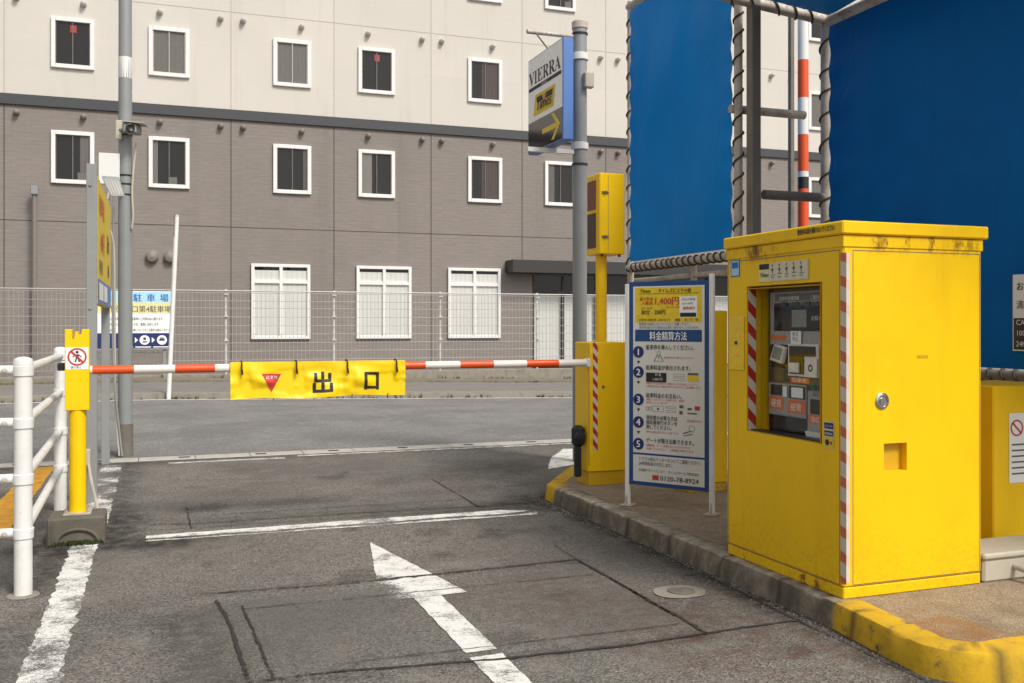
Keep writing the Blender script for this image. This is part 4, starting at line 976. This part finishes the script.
y = pos_[2]-.02; outline(mb, X_(.28), y-.075, X_(.44), y-.032, .002, h1); outline(mb, X_(.47), y-.045, X_(.61), y-.032, .002, h1); outline(mb, X_(.47), y-.075, X_(.61), y-.06, .002, h1); pl.disc(mb, X_(.21), y-.054, .014, h1, 0, 16, .011); pl.disc(mb, X_(.25), y-.054, .014, h1, 0, 16, .011); pl.disc(mb, X_(.36), y-.054, .009, h1, 0, 16)
pl.rect(mb, X_(.66), y-.04, X_(.715), y-.018, h1); pl.rect(mb, X_(.77), y-.05, X_(.83), y-.035, h1); pl.rect(mb, X_(.66), y-.085, X_(.705), y-.06, h1); pl.rect(mb, X_(.77), y-.08, X_(.90), y-.07, h1)
y = pos_[3]; pl.disc(mb, X_(.83), y-.035, .024, h1, 0, 18, .021); pl.polyg(mb, [(X_(.70), y-.082), (X_(.72), y-.068), (X_(.82), y-.05), (X_(.82), y-.056)], h1); pl.polyg(mb, [(X_(.72), y-.095), (X_(.72), y-.089), (X_(.84), y-.072), (X_(.84), y-.078)], h1)
mb.build('pictogram', 'grey_print', face)
lettering(pl, [('料 金', X_(.32), pos_[1]-.034, .022), ('1,400 円', X_(.28), pos_[1]-.068, .024)], h2, 'sign_white', face)
mb = MB(); y = pos_[1]; pl.rect(mb, X_(.775), y-.066, X_(.92), y-.023, h1); mb.build('card_picture', 'sign_yellow', face)
mb = MB(); y = pos_[2]-.02; pl.rect(mb, X_(.87), y-.05, X_(.94), y-.02, h1); pl.rect(mb, X_(.28), BB+.05, X_(.37), BB+.086, h1); mb.build('phone_badge', 'red', face)

# ------------------------------------------------------------------ payment machine
MX0, MX1, MY0, MY1, MZ0, MZ1 = 3.21, 4.10, 3.975, 5.03, .129, 2.0
pm = thing('payment_machine', (3.65, 4.5, .13), 'large weathered yellow exit payment machine standing on the kerb of the island', 'payment machine')
oy0, oy1, oz0, oz1 = 4.15, 4.83, .885, 1.722; dep = .30
mb = MB()   # shell with a real opening in the lane side
b = .012
mb.box(MX0, MY0, .19, MX1, oy0, 1.945, .008); mb.box(MX0, oy1, .19, MX1, MY1, 1.945, .008)
mb.box(MX0+.002, oy0-.01, .191, MX1-.01, oy1+.01, oz0, .003); mb.box(MX0+.002, oy0-.01, oz1, MX1-.01, oy1+.01, 1.944, .003)
mb.box(MX0+dep, oy0-.01, oz0-.01, MX1-.01, oy1+.01, oz1+.01)
body = mb.build('body', 'housing', pm)
MB().box(MX0+.003, MY0+.003, MZ0, MX1-.003, MY1-.003, .187, .006).build('plinth', 'housing', pm)
mb = MB(); mb.extr([(MX0-.022, MY0-.022, 1.952), (MX1+.03, MY0-.022, 1.952), (MX1+.03, MY1+.008, 1.952), (MX0-.022, MY1+.008, 1.952)], (0, 0, .068), 0, .008); mb.build('lid', 'housing', pm)
MB().box(MX0-.006, MY0-.006, 1.89, MX1+.005, MY1+.005, 1.950, .003).build('rain_lip', 'housing', pm)
# near part of the lip strip carries a printed warning
ps_ = Plane((MX0-.022, MY0+.34, 1.955), (0, -1, 0)); lettering(ps_, [('使用中は扉を開けないでください', .0, .022, .034, {'bold': .04, 'width': .30})], .002, 'black', pm)
plL = Plane((MX0, MY1, 0), (0, -1, 0))       # lane side, x grows towards the camera
plF = Plane((MX0, MY0, 0), (1, 0, 0))        # end side
def seam(pl, x0, y0, x1, y1, t=.004):
    mb = MB()
    for a in ((x0, y0, x1, y0+t), (x0, y1-t, x1, y1), (x0, y0+t, x0+t, y1-t), (x1-t, y0+t, x1, y1-t)): pl.rect(mb, *a, .0012)
    mb.build('door_seam', 'dark_steel', pm)
seam(plL, .015, .197, 1.028, 1.878); seam(plF, .055, .197, MX1-MX0-.012, 1.876)
hazard(plL, 1.034, .21, 1.078, 1.86, .002, .125, -.3, pm, 'tape_faded', .42)
hazard(plF, .002, .21, .036, 1.86, .002, .125, -.6, pm, 'tape_pale', .38)
# far jamb of the opening (faces the camera): hazard tape then bare yellow
plJ = Plane((MX0, oy1-.012, 0), (1, 0, 0))
hazard(plJ, .004, oz0+.004, .058, oz1-.012, .004, .125, -1.0, pm, 'tape_red')
mb = MB()
mb.box(MX0+.004, oy1-.0145, oz0+.001, MX0+.095, oy1-.011, oz1-.001); mb.box(MX0+.004, oy0+.011, oz0+.001, MX0+.095, oy0+.0145, oz1-.001)
mb.box(MX0+.004, oy0+.015, oz1-.0145, MX0+.095, oy1-.015, oz1-.0105); mb.box(MX0+.004, oy0+.015, oz0+.0005, MX0+.095, oy1-.015, oz0+.0045)
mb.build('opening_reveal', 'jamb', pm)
plP = Plane((MX0+.135, oy1-.014, oz0), (0, -1, 0)); pw, ph = oy1-oy0-.028, oz1-oz0   # .642 x .837
def f2(u, v): return (pw*.03+pw*.84*u, ph*(1-v))
def prect(mb, u0, v0, u1, v1, h): (x0, y1), (x1, y0) = f2(u0, v0), f2(u1, v1); plP.rect(mb, x0, y0, x1, y1, h)
def pslab(mb, u0, v0, u1, v1, h0, h1, bev=.003): (x0, y1), (x1, y0) = f2(u0, v0), f2(u1, v1); plP.slab(mb, x0, y0, x1, y1, h0, h1, bev)
mb = MB(); pslab(mb, .0, .0, 1, 1, -.04, 0, .001); cp = mb.build('control_panel', 'screen', pm)
def cpart(name, mat, rects, h0=.0005, h1=.006, bev=.002):
    mb = MB()
    for r in rects: pslab(mb, *r, h0, h1, bev)
    return mb.build(name, mat, cp)
cpart('back_plate', 'bezel_dark', [(.0, .02, 1.14, .86)], .0004, .004, .001)
cpart('header_plate', 'bezel', [(.05, .04, 1.1, .40)], .0045, .012); cpart('header_label', 'grey_print', [(.14, .055, 1.05, .105)], .0125, .0135, .0003)
cpart('display_window', 'screen', [(.13, .115, 1.06, .305)], .0125, .017); cpart('display_screen', 'lcd', [(.44, .165, .68, .28)], .0175, .019, .0005)
cpart('display_button', 'dark', [(.27+.19*i, .112, .36+.19*i, .138) for i in range(4)], .0175, .024)
lettering(plP, [('お知らせ', *f2(.75, .235), .03)], .018, 'bezel_light', cp)
lettering(plP, [('駐車料金精算機', *f2(.22, .098), .026, {'bold': .02}), ('ご案内', *f2(.72, .098), .026, {})], .014, 'bezel_light', cp)
cpart('ticket_label', 'orange', [(.07, .335, .33, .368)], .0125, .014, .0004); cpart('paper_notice', 'sign_white', [(.43, .305, .6, .395)], .020, .0215, .0004)
lettering(plP, [('本日', *f2(.455, .337), .028), ('中止', *f2(.455, .37), .028)], .0225, 'grey_print', cp)
cpart('reader_well', 'screen', [(.06, .375, .36, .555)], .0045, .006)
mb = MB(); q = [f2(.09, .505), f2(.30, .53), f2(.355, .415), f2(.17, .395)]; mb.extr([plP.p(x, y, .007) for x, y in q], plP.n*.028, 0, .006); mb.build('card_reader', 'bezel_light', cp)
mb = MB(); q = [f2(.14, .487), f2(.275, .505), f2(.325, .425), f2(.19, .408)]; mb.extr([plP.p(x, y, .036) for x, y in q], plP.n*.003); mb.build('card_slot', 'lcd', cp)
cpart('ticket_unit', 'bezel_light', [(.37, .39, .86, .605)], .007, .016); cpart('ticket_slot', 'screen', [(.40, .405, .82, .47), (.40, .47, .64, .59)], .0165, .022)
cpart('ticket_mouth', 'bezel_light', [(.43, .515, .58, .58)], .0225, .034)
cpart('speaker', 'bezel_light', [(.67, .48, .86, .605)], .0165, .028)
mb = MB(); x, y = f2(.765, .545); plP.disc(mb, x, y, .020, .029, 0, 20, .010); mb.build('speaker_ring', 'dark', cp)
cpart('side_window', 'lcd', [(.88, .36, 1.04, .53)], .006, .012)
cpart('number_plate', 'orange', [(.39, .612, .70, .65)], .006, .009, .001)
lettering(plP, [('駐車券', *f2(.42, .643), .026, {'width': .13})], .0095, 'sign_white', cp)
cpart('coin_plate', 'bezel', [(.03, .66, .66, .88), (.68, .69, 1.06, .97)], .006, .013, .006)
cpart('coin_window', 'dark', [(.07, .672, .27, .745), (.38, .672, .65, .755), (.73, .745, .98, .84)], .0135, .017)
cpart('coin_paper', 'sign_white', [(.285, .68, .355, .75), (.43, .68, .62, .748)], .0175, .0185, .0004)
cpart('coin_label', 'orange', [(.05, .755, .28, .838), (.37, .765, .65, .85), (.70, .845, .98, .9)], .0135, .015, .0004)
lettering(plP, [('硬貨', *f2(.075, .822), .05), ('紙幣', *f2(.41, .835), .05), ('領収', *f2(.74, .892), .036)], .0155, 'sign_white', cp)
mb = MB(); x, y = f2(.76, .665); plP.disc(mb, x, y, .018, .0085, 0, 18, .009); mb.build('receipt_mark', 'green', cp)
lettering(plP, [('領収書', *f2(.76, .725), .03)], .0135, 'dark', cp)
mb = MB(); x, y = f2(.86, .955); mb.extr([plP.p(x+.10*math.cos(R(q)), y+.06*math.sin(R(q)), .0135) for q in range(180, 361, 15)], plP.n*.018, 0, .004); mb.build('receipt_tray', 'bezel_light', cp)
MB().box(MX0+.02, oy0+.02, oz0+.006, MX0+.095, oy1-.02, oz0+.012).build('change_tray', 'dark', pm)
mb = MB(); plP.rect(mb, .001, .001, pw-.001, ph-.001, .043); mb.build('cover_glass', 'clear_glass', pm, recalc=False)
# stickers on the lane side
def lx(Y): return MY1-Y
mb = MB(); plL.slab(mb, .045, 1.785, .14, 1.885, .001, .0025); k = mb.build('card_sticker', 'mid_blue', pm)
mb = MB(); plL.rect(mb, .053, 1.792, .132, 1.878, .0035); mb.build('sticker_face', 'sky_blue', k)
mb = MB(); plL.rect(mb, .06, 1.835, .125, 1.87, .0045); mb.build('sticker_mark', 'mid_blue', k)
mb = MB(); plL.slab(mb, .335, 1.742, .78, 1.846, .0015, .003); k = mb.build('instruction_strip', 'pale_yellow', pm)
mb = MB(); plL.rect(mb, .435, 1.745, .776, 1.843, .004); mb.build('strip_face', 'strip_cream', k)
mb = MB(); plL.rect(mb, .338, 1.812, .432, 1.843, .004); mb.build('strip_header', 'black', k)
mb = MB()
for i in range(5):
    x = .455+i*.064; plL.rect(mb, x, 1.80, x+.02, 1.815, .005); plL.rect(mb, x+.004, 1.823, x+.013, 1.838, .005); plL.rect(mb, x-.006, 1.775+.006*(i % 2), x+.034, 1.779+.006*(i % 2), .005); plL.rect(mb, x-.006, 1.763, x+.026, 1.767, .005); plL.rect(mb, x+.008, 1.783, x+.014, 1.80, .005)
mb.build('strip_pictogram', 'grey_print', k)
lettering(plL, [('Times', .345, 1.77, .034, {'bold': .03, 'shear': .2, 'width': .08})], .004, 'black', k)
mb = MB(); plL.slab(mb, .908, .872, .985, 1.01, .0025, .0035); k = mb.build('contact_sticker', 'strip_cream', pm)
mb = MB(); plL.rect(mb, .911, .972, .982, 1.003, .0045); plL.rect(mb, .911, .935, .982, .962, .0045); mb.build('sticker_band', 'navy', k)
lettering(plL, [('インターホン', .914, .981, .014, {'width': .062}), ('駐車場係員', .914, .942, .014, {'width': .062})], .0055, 'sign_white', k)
mb = MB(); plL.rect(mb, .911, .876, .982, .928, .0045); mb.build('sticker_face', 'sign_yellow', k)
mb = MB(); plL.disc(mb, .935, .902, .016, .0055, 0, 14); mb.build('phone_mark', 'black', k); mb = MB(); plL.disc(mb, .965, .902, .009, .0055, 0, 14); mb.build('call_mark', 'red', k)
# clear vinyl pocket over the intercom
mb = MB(); plL.slab(mb, .028, 1.235, .19, 1.55, .0025, .008, .002); k = mb.build('intercom_pocket', 'vinyl', pm)
mb = MB(); plL.rect(mb, .095, 1.385, .125, 1.405, .0095); mb.build('call_button', 'dark', k)
# lock and handle recess on the end side
mb = MB(); mb.lathe((3.445, MY0, 1.115), (0, -1, 0), [(.042, 0), (.042, .006), (.036, .010), (.030, .010), (.028, .004), (.018, .004), (.016, .012), (0, .012)], 28); mb.build('lock', 'chrome', pm)
cut = MB().box(3.458, MY0-.05, .757, 3.604, MY0+.045, .898).build('recess_cutter', 'jamb')
md = body.modifiers.new('recess', 'BOOLEAN'); md.object = cut; md.operation = 'DIFFERENCE'; md.solver = 'EXACT'; md.use_self = True
cut.location -= OFF[body.name]*0; bpy.context.view_layer.update()
nm = bpy.data.meshes.new_from_object(body.evaluated_get(bpy.context.evaluated_depsgraph_get())); body.modifiers.clear(); body.data = nm; nm.shade_flat()
bpy.data.objects.remove(cut)
MB().box(3.459, MY0+.041, .758, 3.603, MY0+.0445, .897).build('handle_recess', 'jamb', pm)
mb = MB(); plF.rect(mb, .46, 1.33, .53, 1.345, .002); mb.build('scuff_mark', 'jamb', pm)

# ------------------------------------------------------------------ other yellow cabinets
c2 = thing('intercom_cabinet', (4.25, 7.1, .13), 'tall narrow yellow cabinet standing between the instruction sign and the machine', 'cabinet')
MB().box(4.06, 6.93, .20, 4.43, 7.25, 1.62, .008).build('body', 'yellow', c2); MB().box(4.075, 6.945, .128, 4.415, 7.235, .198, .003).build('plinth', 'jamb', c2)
MB().box(4.10, 6.9265, .26, 4.39, 6.9295, 1.55).build('door', 'yellow', c2)
c3 = thing('ticket_cabinet', (4.95, 4.7, .13), 'low yellow ticket cabinet at the right edge behind the payment machine', 'cabinet')
MB().box(4.68, 4.45, .18, 5.22, 4.95, 1.135, .008).build('body', 'yellow', c3); MB().box(4.69, 4.46, .128, 5.21, 4.94, .178, .003).build('plinth', 'jamb', c3)
MB().lathe((4.679, 4.60, .50), (-1, 0, 0), [(.04, 0), (.04, .006), (.03, .01), (0, .01)], 20).build('lock', 'jamb', c3)
MB().lathe((4.76, 4.449, .20), (0, -1, 0), [(.014, 0), (.014, .008), (0, .01)], 10).build('bolt', 'dark', c3)
pl3 = Plane((4.80, 4.449, .55), (1, 0, 0)); mb = MB(); pl3.rect(mb, 0, 0, .22, .42, .002); k = mb.build('notice_sticker', 'sign_white', c3)
mb = MB(); pl3.disc(mb, .06, .33, .05, .0035, 0, 24, .04); pl3.polyg(mb, [(.02, .36), (.028, .368), (.10, .30), (.092, .292)], .0035); mb.build('prohibition_ring', 'red', k)
mb = MB()
for i in range(6): pl3.rect(mb, .02, .05+i*.035, .19-.02*(i % 2), .06+i*.035, .0035)
mb.build('text_line', 'grey_print', k)
cb = thing('conduit_box', (4.4, 4.1, .13), 'cream cable box lying on the island beside the payment machine', 'box')
MB().box(4.12, 3.98, .128, 4.75, 4.26, .25, .012).build('case', 'beige', cb); MB().box(4.11, 3.965, .252, 4.76, 4.275, .285, .010).build('lid', 'beige', cb)
MB().lathe((4.45, 3.979, .19), (0, -1, 0), [(.03, 0), (.03, .03), (.022, .035), (0, .035)], 14).build('gland', 'dark', cb)
o = MB().tube(hang([(4.33, 3.975, .20), (4.34, 3.88, .19), (4.36, 3.80, .155), (4.45, 3.74, .148), (4.8, 3.70, .148), (5.3, 3.75, .148)], 50), .016, 12).build('flexible_hose', 'beige'); tag(o, 'pale flexible hose curling from the cream cable box across the island', 'hose')

# ------------------------------------------------------------------ blue tarpaulin panels on pipe frames
def lace(p0, p1, r, pitch, name, parent, rope=.006, seed=0):
    p0, p1 = Vector(p0), Vector(p1); L = (p1-p0).length; d = (p1-p0)/L; a = d.orthogonal().normalized(); b_ = d.cross(a); N = int(L/pitch*14); pts = []
    for i in range(N+1):
        s = i/N*L; ph = s/pitch*2*math.pi+2.2*nz(s, 0, 2.6, seed); pts.append(p0+d*s+(a*math.cos(ph)+b_*math.sin(ph))*(r+rope*.7+.004*max(0, nz(s, 1, 6, seed))))
    return MB().tube(pts, rope, 6).build(name, 'rope', parent)
def tarp_panel(parent, P00, P10, P11, P01, mat, nx=40, ny=40, amp=.03, seed=0):
    P00, P10, P11, P01 = map(Vector, (P00, P10, P11, P01)); nn = (P10-P00).cross(P01-P00).normalized(); mb = MB(); g = []
    for j in range(ny+1):
        row = []
        for i in range(nx+1):
            u, v = i/nx, j/ny; p = P00.lerp(P10, u).lerp(P01.lerp(P11, u), v); e = min(1, 8*min(u, 1-u, v, 1-v))
            d = amp*(1.6*nz(u*2.3, v*2.3, 1, seed)+.5*nz(u*7, v*4, 1, seed+1))*e+.010*math.sin(v*60)*max(0, 1-min(u, 1-u)*9)
            row.append(mb.bm.verts.new(p+nn*d))
        g.append(row)
    for j in range(ny):
        for i in range(nx): mb.bm.faces.new((g[j][i], g[j][i+1], g[j+1][i+1], g[j+1][i]))
    return mb.build('tarpaulin', mat, parent)
XA, XB = 4.6, 5.36
ya, yb = 9.02, 7.034
s1 = thing('blue_screen_panel', (XA, 8.0, .13), 'bright blue tarpaulin screen laced to rusty pipes left of the machine', 'screen')
MB().tube([(XA, ya, .1), (XA, ya, 4.85)], .034, 16).build('pipe_post', 'galv', s1)
MB().tube([(XA, yb, .1), (XA, yb, 4.85)], .036, 16).build('pipe_post', 'galv', s1)
MB().tube([(XA-.01, ya+.03, 2.09), (XA-.01, yb-.03, 2.09)], .036, 16).build('pipe_rail', 'galv', s1)
MB().tube([(XA-.01, ya+.03, 4.80), (XA-.01, yb-.03, 4.80)], .036, 16).build('pipe_rail', 'galv', s1)
MB().tube([(XA+.06, 7.86, .1), (XA+.06, 7.86, 2.07)], .03, 14).build('pipe_leg', 'galv', s1)
MB().tube([(XA+.05, ya, 1.96), (XA+.05, yb, 1.96)], .022, 12).build('pipe_brace', 'galv', s1)
tarp_panel(s1, (XA-.035, ya-.06, 2.15), (XA-.035, yb+.045, 2.15), (XA-.035, yb+.045, 4.74), (XA-.035, ya-.06, 4.74), 'tarp', seed=3)
for a_, b_, r_, pt in (((XA, ya, 2.1), (XA, ya, 4.8), .034, .19), ((XA, yb, 1.95), (XA, yb, 4.8), .036, .17), ((XA-.01, ya, 2.09), (XA-.01, yb, 2.09), .036, .105)): lace(a_, b_, r_, pt, 'lacing_rope', s1, .0085, seed=pt*10)
s2 = thing('blue_canopy_frame', (XB, 5.5, .13), 'blue tarpaulin wall, darkened for roof shade, and roof on steel frame behind the payment machine', 'canopy')
yq, yn = 6.83, 2.2
MB().tube([(XB-.01, yq, .1), (XB-.01, yq, 4.12)], .058, 16).build('pipe_post', 'galv', s2)
MB().box(XA-.03, yq-.045, .1, XA+.055, yq+.045, 4.5, .006).build('post', 'dark_steel', s2)
MB().tube([(XA-.35, yq, 4.19), (XB+.02, yq, 4.085)], .045, 14).build('front_bar', 'galv', s2)
MB().tube([(XA+.11, yq, 2.58), (XB-.06, yq, 2.58)], .04, 14).build('cross_bar', 'dark_steel', s2)
MB().tube([(XA-.05, yq+.25, 3.33), (XA+.70, yq+.25, 3.33)], .036, 14).build('cross_bar', 'galv', s2)
MB().tube([(XB-.02, yq, 4.07), (XB-.02, yn, 4.07)], .05, 14).build('side_bar', 'galv', s2)
MB().tube([(XB-.02, yq, 1.16), (XB-.02, yn, 1.16)], .038, 14).build('side_bar', 'dark_steel', s2)
MB().tube([(XB-.02, yn, .1), (XB-.02, yn, 4.12)], .05, 14).build('pipe_post', 'dark_steel', s2)
tarp_panel(s2, (XB-.06, yq-.09, 1.21), (XB-.06, yn, 1.21), (XB-.06, yn, 4.01), (XB-.06, yq-.09, 4.01), 'tarp_shaded', 40, 60, .035, seed=8)
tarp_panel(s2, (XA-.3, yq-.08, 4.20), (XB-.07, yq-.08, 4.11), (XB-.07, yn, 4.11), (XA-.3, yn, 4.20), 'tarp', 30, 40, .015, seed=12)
for a_, b_, r_, pt in (((XB-.01, yq, .5), (XB-.01, yq, 4.0), .058, .22), ((XB-.02, yq-.1, 1.16), (XB-.02, yn, 1.16), .038, .11), ((XA-.3, yq, 4.19), (XB-.1, yq, 4.10), .047, .2)): lace(a_, b_, r_, pt, 'lacing_rope', s2, .0085, seed=pt*9)
ns = thing('hanging_notice', (5.27, 4.75, 1.33), 'small white and brown notice hung on the shade-darkened blue tarpaulin at the right edge', 'sign')
pln = Plane((5.275, 4.86, 1.33), (0, -1, 0)); mb = MB(); pln.slab(mb, 0, 0, .5, .5, -.01, 0, .002); bd = mb.build('board', 'sign_white', ns)
mb = MB(); pln.rect(mb, .01, .01, .49, .215, .002); mb.build('lower_panel', 'canopy', bd)
lettering(pln, [('お客様へ', .03, .40, .06, {'bold': .02}), ('満空', .03, .28, .06)], .002, 'black', bd); lettering(pln, [('CARD', .03, .17, .05), ('100円', .03, .10, .05), ('24h', .03, .03, .05)], .004, 'sign_white', bd)
# striped warning pole and support behind the frame
wp = thing('striped_warning_pole', (5.93, 7.94, 0), 'tall red and white striped warning pole seen behind the pipe frame', 'pole')
bnds = [(0, 1.9, 0), (1.9, 2.12, 1), (2.12, 2.48, 1), (2.48, 2.82, 2), (2.82, 2.94, 0), (2.94, 3.03, 0), (3.03, 3.38, 1), (3.38, 3.73, 0), (3.73, 4.1, 1), (4.1, 4.6, 0)]
bnds = [(0, 1.6, 0), (1.6, 2.0, 1), (2.0, 2.15, 0), (2.15, 2.83, 1), (2.83, 2.945, 2), (2.945, 3.0, 0), (3.0, 3.36, 1), (3.36, 3.72, 0), (3.72, 4.09, 1), (4.09, 4.6, 0)]
mb = MB()
for z0, z1, m in bnds: mb.tube([(5.93, 7.94, z0), (5.93, 7.94, z1)], .052, 18, m)
mb.build('shaft', ['white', 'arm_red', 'dark'], wp)
MB().tube([(5.93, 7.94, 4.6), (5.93, 7.94, 4.63)], [.054, .03], 18).build('cap', 'white', wp)
o = MB().box(5.94, 8.15, 0, 5.985, 8.2, 4.7, .004).build('steel_post', 'dark_steel'); tag(o, 'slim dark steel post right behind the striped warning pole', 'post')

# ------------------------------------------------------------------ car park direction sign on its pole
VX, VY = 4.35, 9.75
vp = thing('sign_pole', (VX, VY, 0), 'round grey pole carrying the projecting direction sign', 'pole')
MB().tube([(VX, VY, -.02), (VX, VY, 4.78)], .079, 24).build('shaft', 'pole_grey', vp)
MB().lathe((VX, VY, 4.75), (0, 0, 1), [(.088, 0), (.09, .07), (.07, .09), (0, .092)], 24).build('cap', 'beige', vp)
for z in (3.42, 4.40): MB().lathe((VX, VY, z), (0, 0, 1), [(.086, 0), (.096, .005), (.096, .075), (.086, .08)], 24).build('clamp', 'white_paint', vp)
for z in (3.25, 4.68): MB().lathe((VX, VY, z), (0, 0, 1), [(.086, 0), (.090, .002), (.090, .02), (.086, .022)], 24).build('strap', 'dark', vp)
MB().box(VX+.0, VY-.15, 4.08, VX+.11, VY-.07, 4.25, .012).build('timer_box', 'beige', vp)
vs_ = thing('direction_sign', (4.0, 9.8, 3.4), 'white illuminated car park sign with a yellow arrow mounted on the grey pole', 'sign')
SX0, SX1, SY0, SY1, SZ0, SZ1 = 3.955, 4.075, 9.29, 10.30, 3.43, 4.50
MB().box(SX0, SY0, SZ0, SX1, SY1, SZ1, .008).build('case', 'blue_case', vs_)
pl = Plane((SX0, SY1, SZ0), (0, -1, 0)); sw, sh = SY1-SY0, SZ1-SZ0
mb = MB(); pl.rect(mb, .015, .012, sw-.012, sh-.015, .002); fc = mb.build('face', 'acrylic_white', vs_)
lettering(pl, [('\U0001D413', 0, -50, .01)] if False else [('\U0001D415\U0001D408\U0001D404\U0001D411\U0001D411\U0001D400', .04, sh-.31, .21, {'width': sw-.09})], .0035, 'black', fc)
mb = MB(); pl.rect(mb, .03, sh-.375, sw-.04, sh-.335, .0035); mb.build('underline', 'black', fc)
lettering(pl, [('PARKING', .42, sh-.368, .03, {'space': 1.3})], .005, 'sign_white', fc)
lx0, lx1, ly0, ly1 = .17, sw-.20, .40, .63
mb = MB(); pl.polyg(mb, [(lx0, ly0), (lx1-.05, ly0), (lx1, ly1), (lx0+.06, ly1)], .0035); lg = mb.build('logo_plate', 'sign_yellow', fc)
mb = MB(); pl.polyg(mb, [(lx0+.06, ly0+.03), (lx1-.09, ly0+.03), (lx1-.05, ly1-.03), (lx0+.11, ly1-.03)], .005); mb.build('logo_ground', 'sign_yellow', lg)
mb = MB(); pl.polyg(mb, [(lx0+.10, ly1-.035), (lx0+.26, ly1-.035), (lx0+.31, ly1-.10), (lx0+.12, ly1-.10)], .0065); pl.polyg(mb, [(lx0+.38, ly1-.035), (lx1-.06, ly1-.035), (lx1-.08, ly1-.10), (lx0+.36, ly1-.10)], .0065); mb.build('logo_shape', 'black', lg)
mb = MB(); pl.disc(mb, lx0+.335, ly1-.075, .04, .0075, 0, 20); mb.build('logo_spot', 'orange', lg)
lettering(pl, [('Times', lx0+.09, ly0+.045, .17, {'bold': .03, 'shear': .25, 'width': .42})], .0085, 'black', lg)
mb = MB(); pl.rect(mb, .015, .014, sw-.012, .345, .0035); ap = mb.build('arrow_panel', 'screen', fc)
mb = MB(); ay = .185
pl.polyg(mb, [(.44, ay-.028), (.86, ay-.028), (.86, ay+.028), (.44, ay+.028)], .005)
pl.polyg(mb, [(.70, ay+.14), (.78, ay+.14), (.95, ay), (.87, ay)], .0055); pl.polyg(mb, [(.70, ay-.14), (.87, ay), (.95, ay), (.78, ay-.14)], .0055); mb.build('arrow', 'sign_yellow', ap)
MB().tube([(VX, VY-.0, 4.66), (3.73, VY, 4.66)], .024, 12).build('top_bracket', 'galv', vs_)
MB().box(3.73, VY-.035, 3.365, VX-.08, VY+.0, 3.415, .004).build('lower_bracket', 'white_paint', vs_)
MB().tube([(3.82, VY-.02, 4.65), (4.0, VY-.02, 4.45)], .009, 8).build('stay_rod', 'dark_steel', vs_)

# ------------------------------------------------------------------ light, world, camera
w = bpy.data.worlds.new('World'); scene.world = w; w.use_nodes = True; nt = w.node_tree
sky = nt.nodes.new('ShaderNodeTexSky'); sky.sky_type = 'NISHITA'; sky.sun_disc = False
EL, AZ = R(48), R(158)          # sun behind the camera to the right; azimuth from +Y clockwise
sky.sun_elevation = EL; sky.sun_rotation = AZ; sky.dust_density = 3; sky.air_density = 1.0
hs = nt.nodes.new('ShaderNodeHueSaturation'); hs.inputs['Saturation'].default_value = .14
nt.links.new(sky.outputs[0], hs.inputs['Color']); nt.links.new(hs.outputs[0], nt.nodes['Background'].inputs['Color'])
nt.nodes['Background'].inputs['Strength'].default_value = .15
sl = bpy.data.lights.new('sun', 'SUN'); sl.energy = 2.95; sl.angle = R(15); sl.color = (1, .95, .88)
so = bpy.data.objects.new('sun', sl); COL.objects.link(so)
d = Vector((math.sin(AZ)*math.cos(EL), math.cos(AZ)*math.cos(EL), math.sin(EL)))
so.rotation_euler = (-d).to_track_quat('-Z', 'Y').to_euler(); so.location = d*30
cd = bpy.data.cameras.new('camera'); co = bpy.data.objects.new('camera', cd); COL.objects.link(co)
cd.sensor_width = 36; cd.lens = 970/1024*36; cd.shift_y = -16.5/1024; cd.clip_end = 1000; cd.clip_start = .05
co.location = (0, 0, 1.5); co.rotation_euler = (R(90), 0, -math.atan(354/970)); scene.camera = co
scene.view_settings.view_transform = 'Standard'; scene.view_settings.look = 'None'; scene.view_settings.exposure = 0
scene.cycles.max_bounces = 8; scene.cycles.transparent_max_bounces = 12
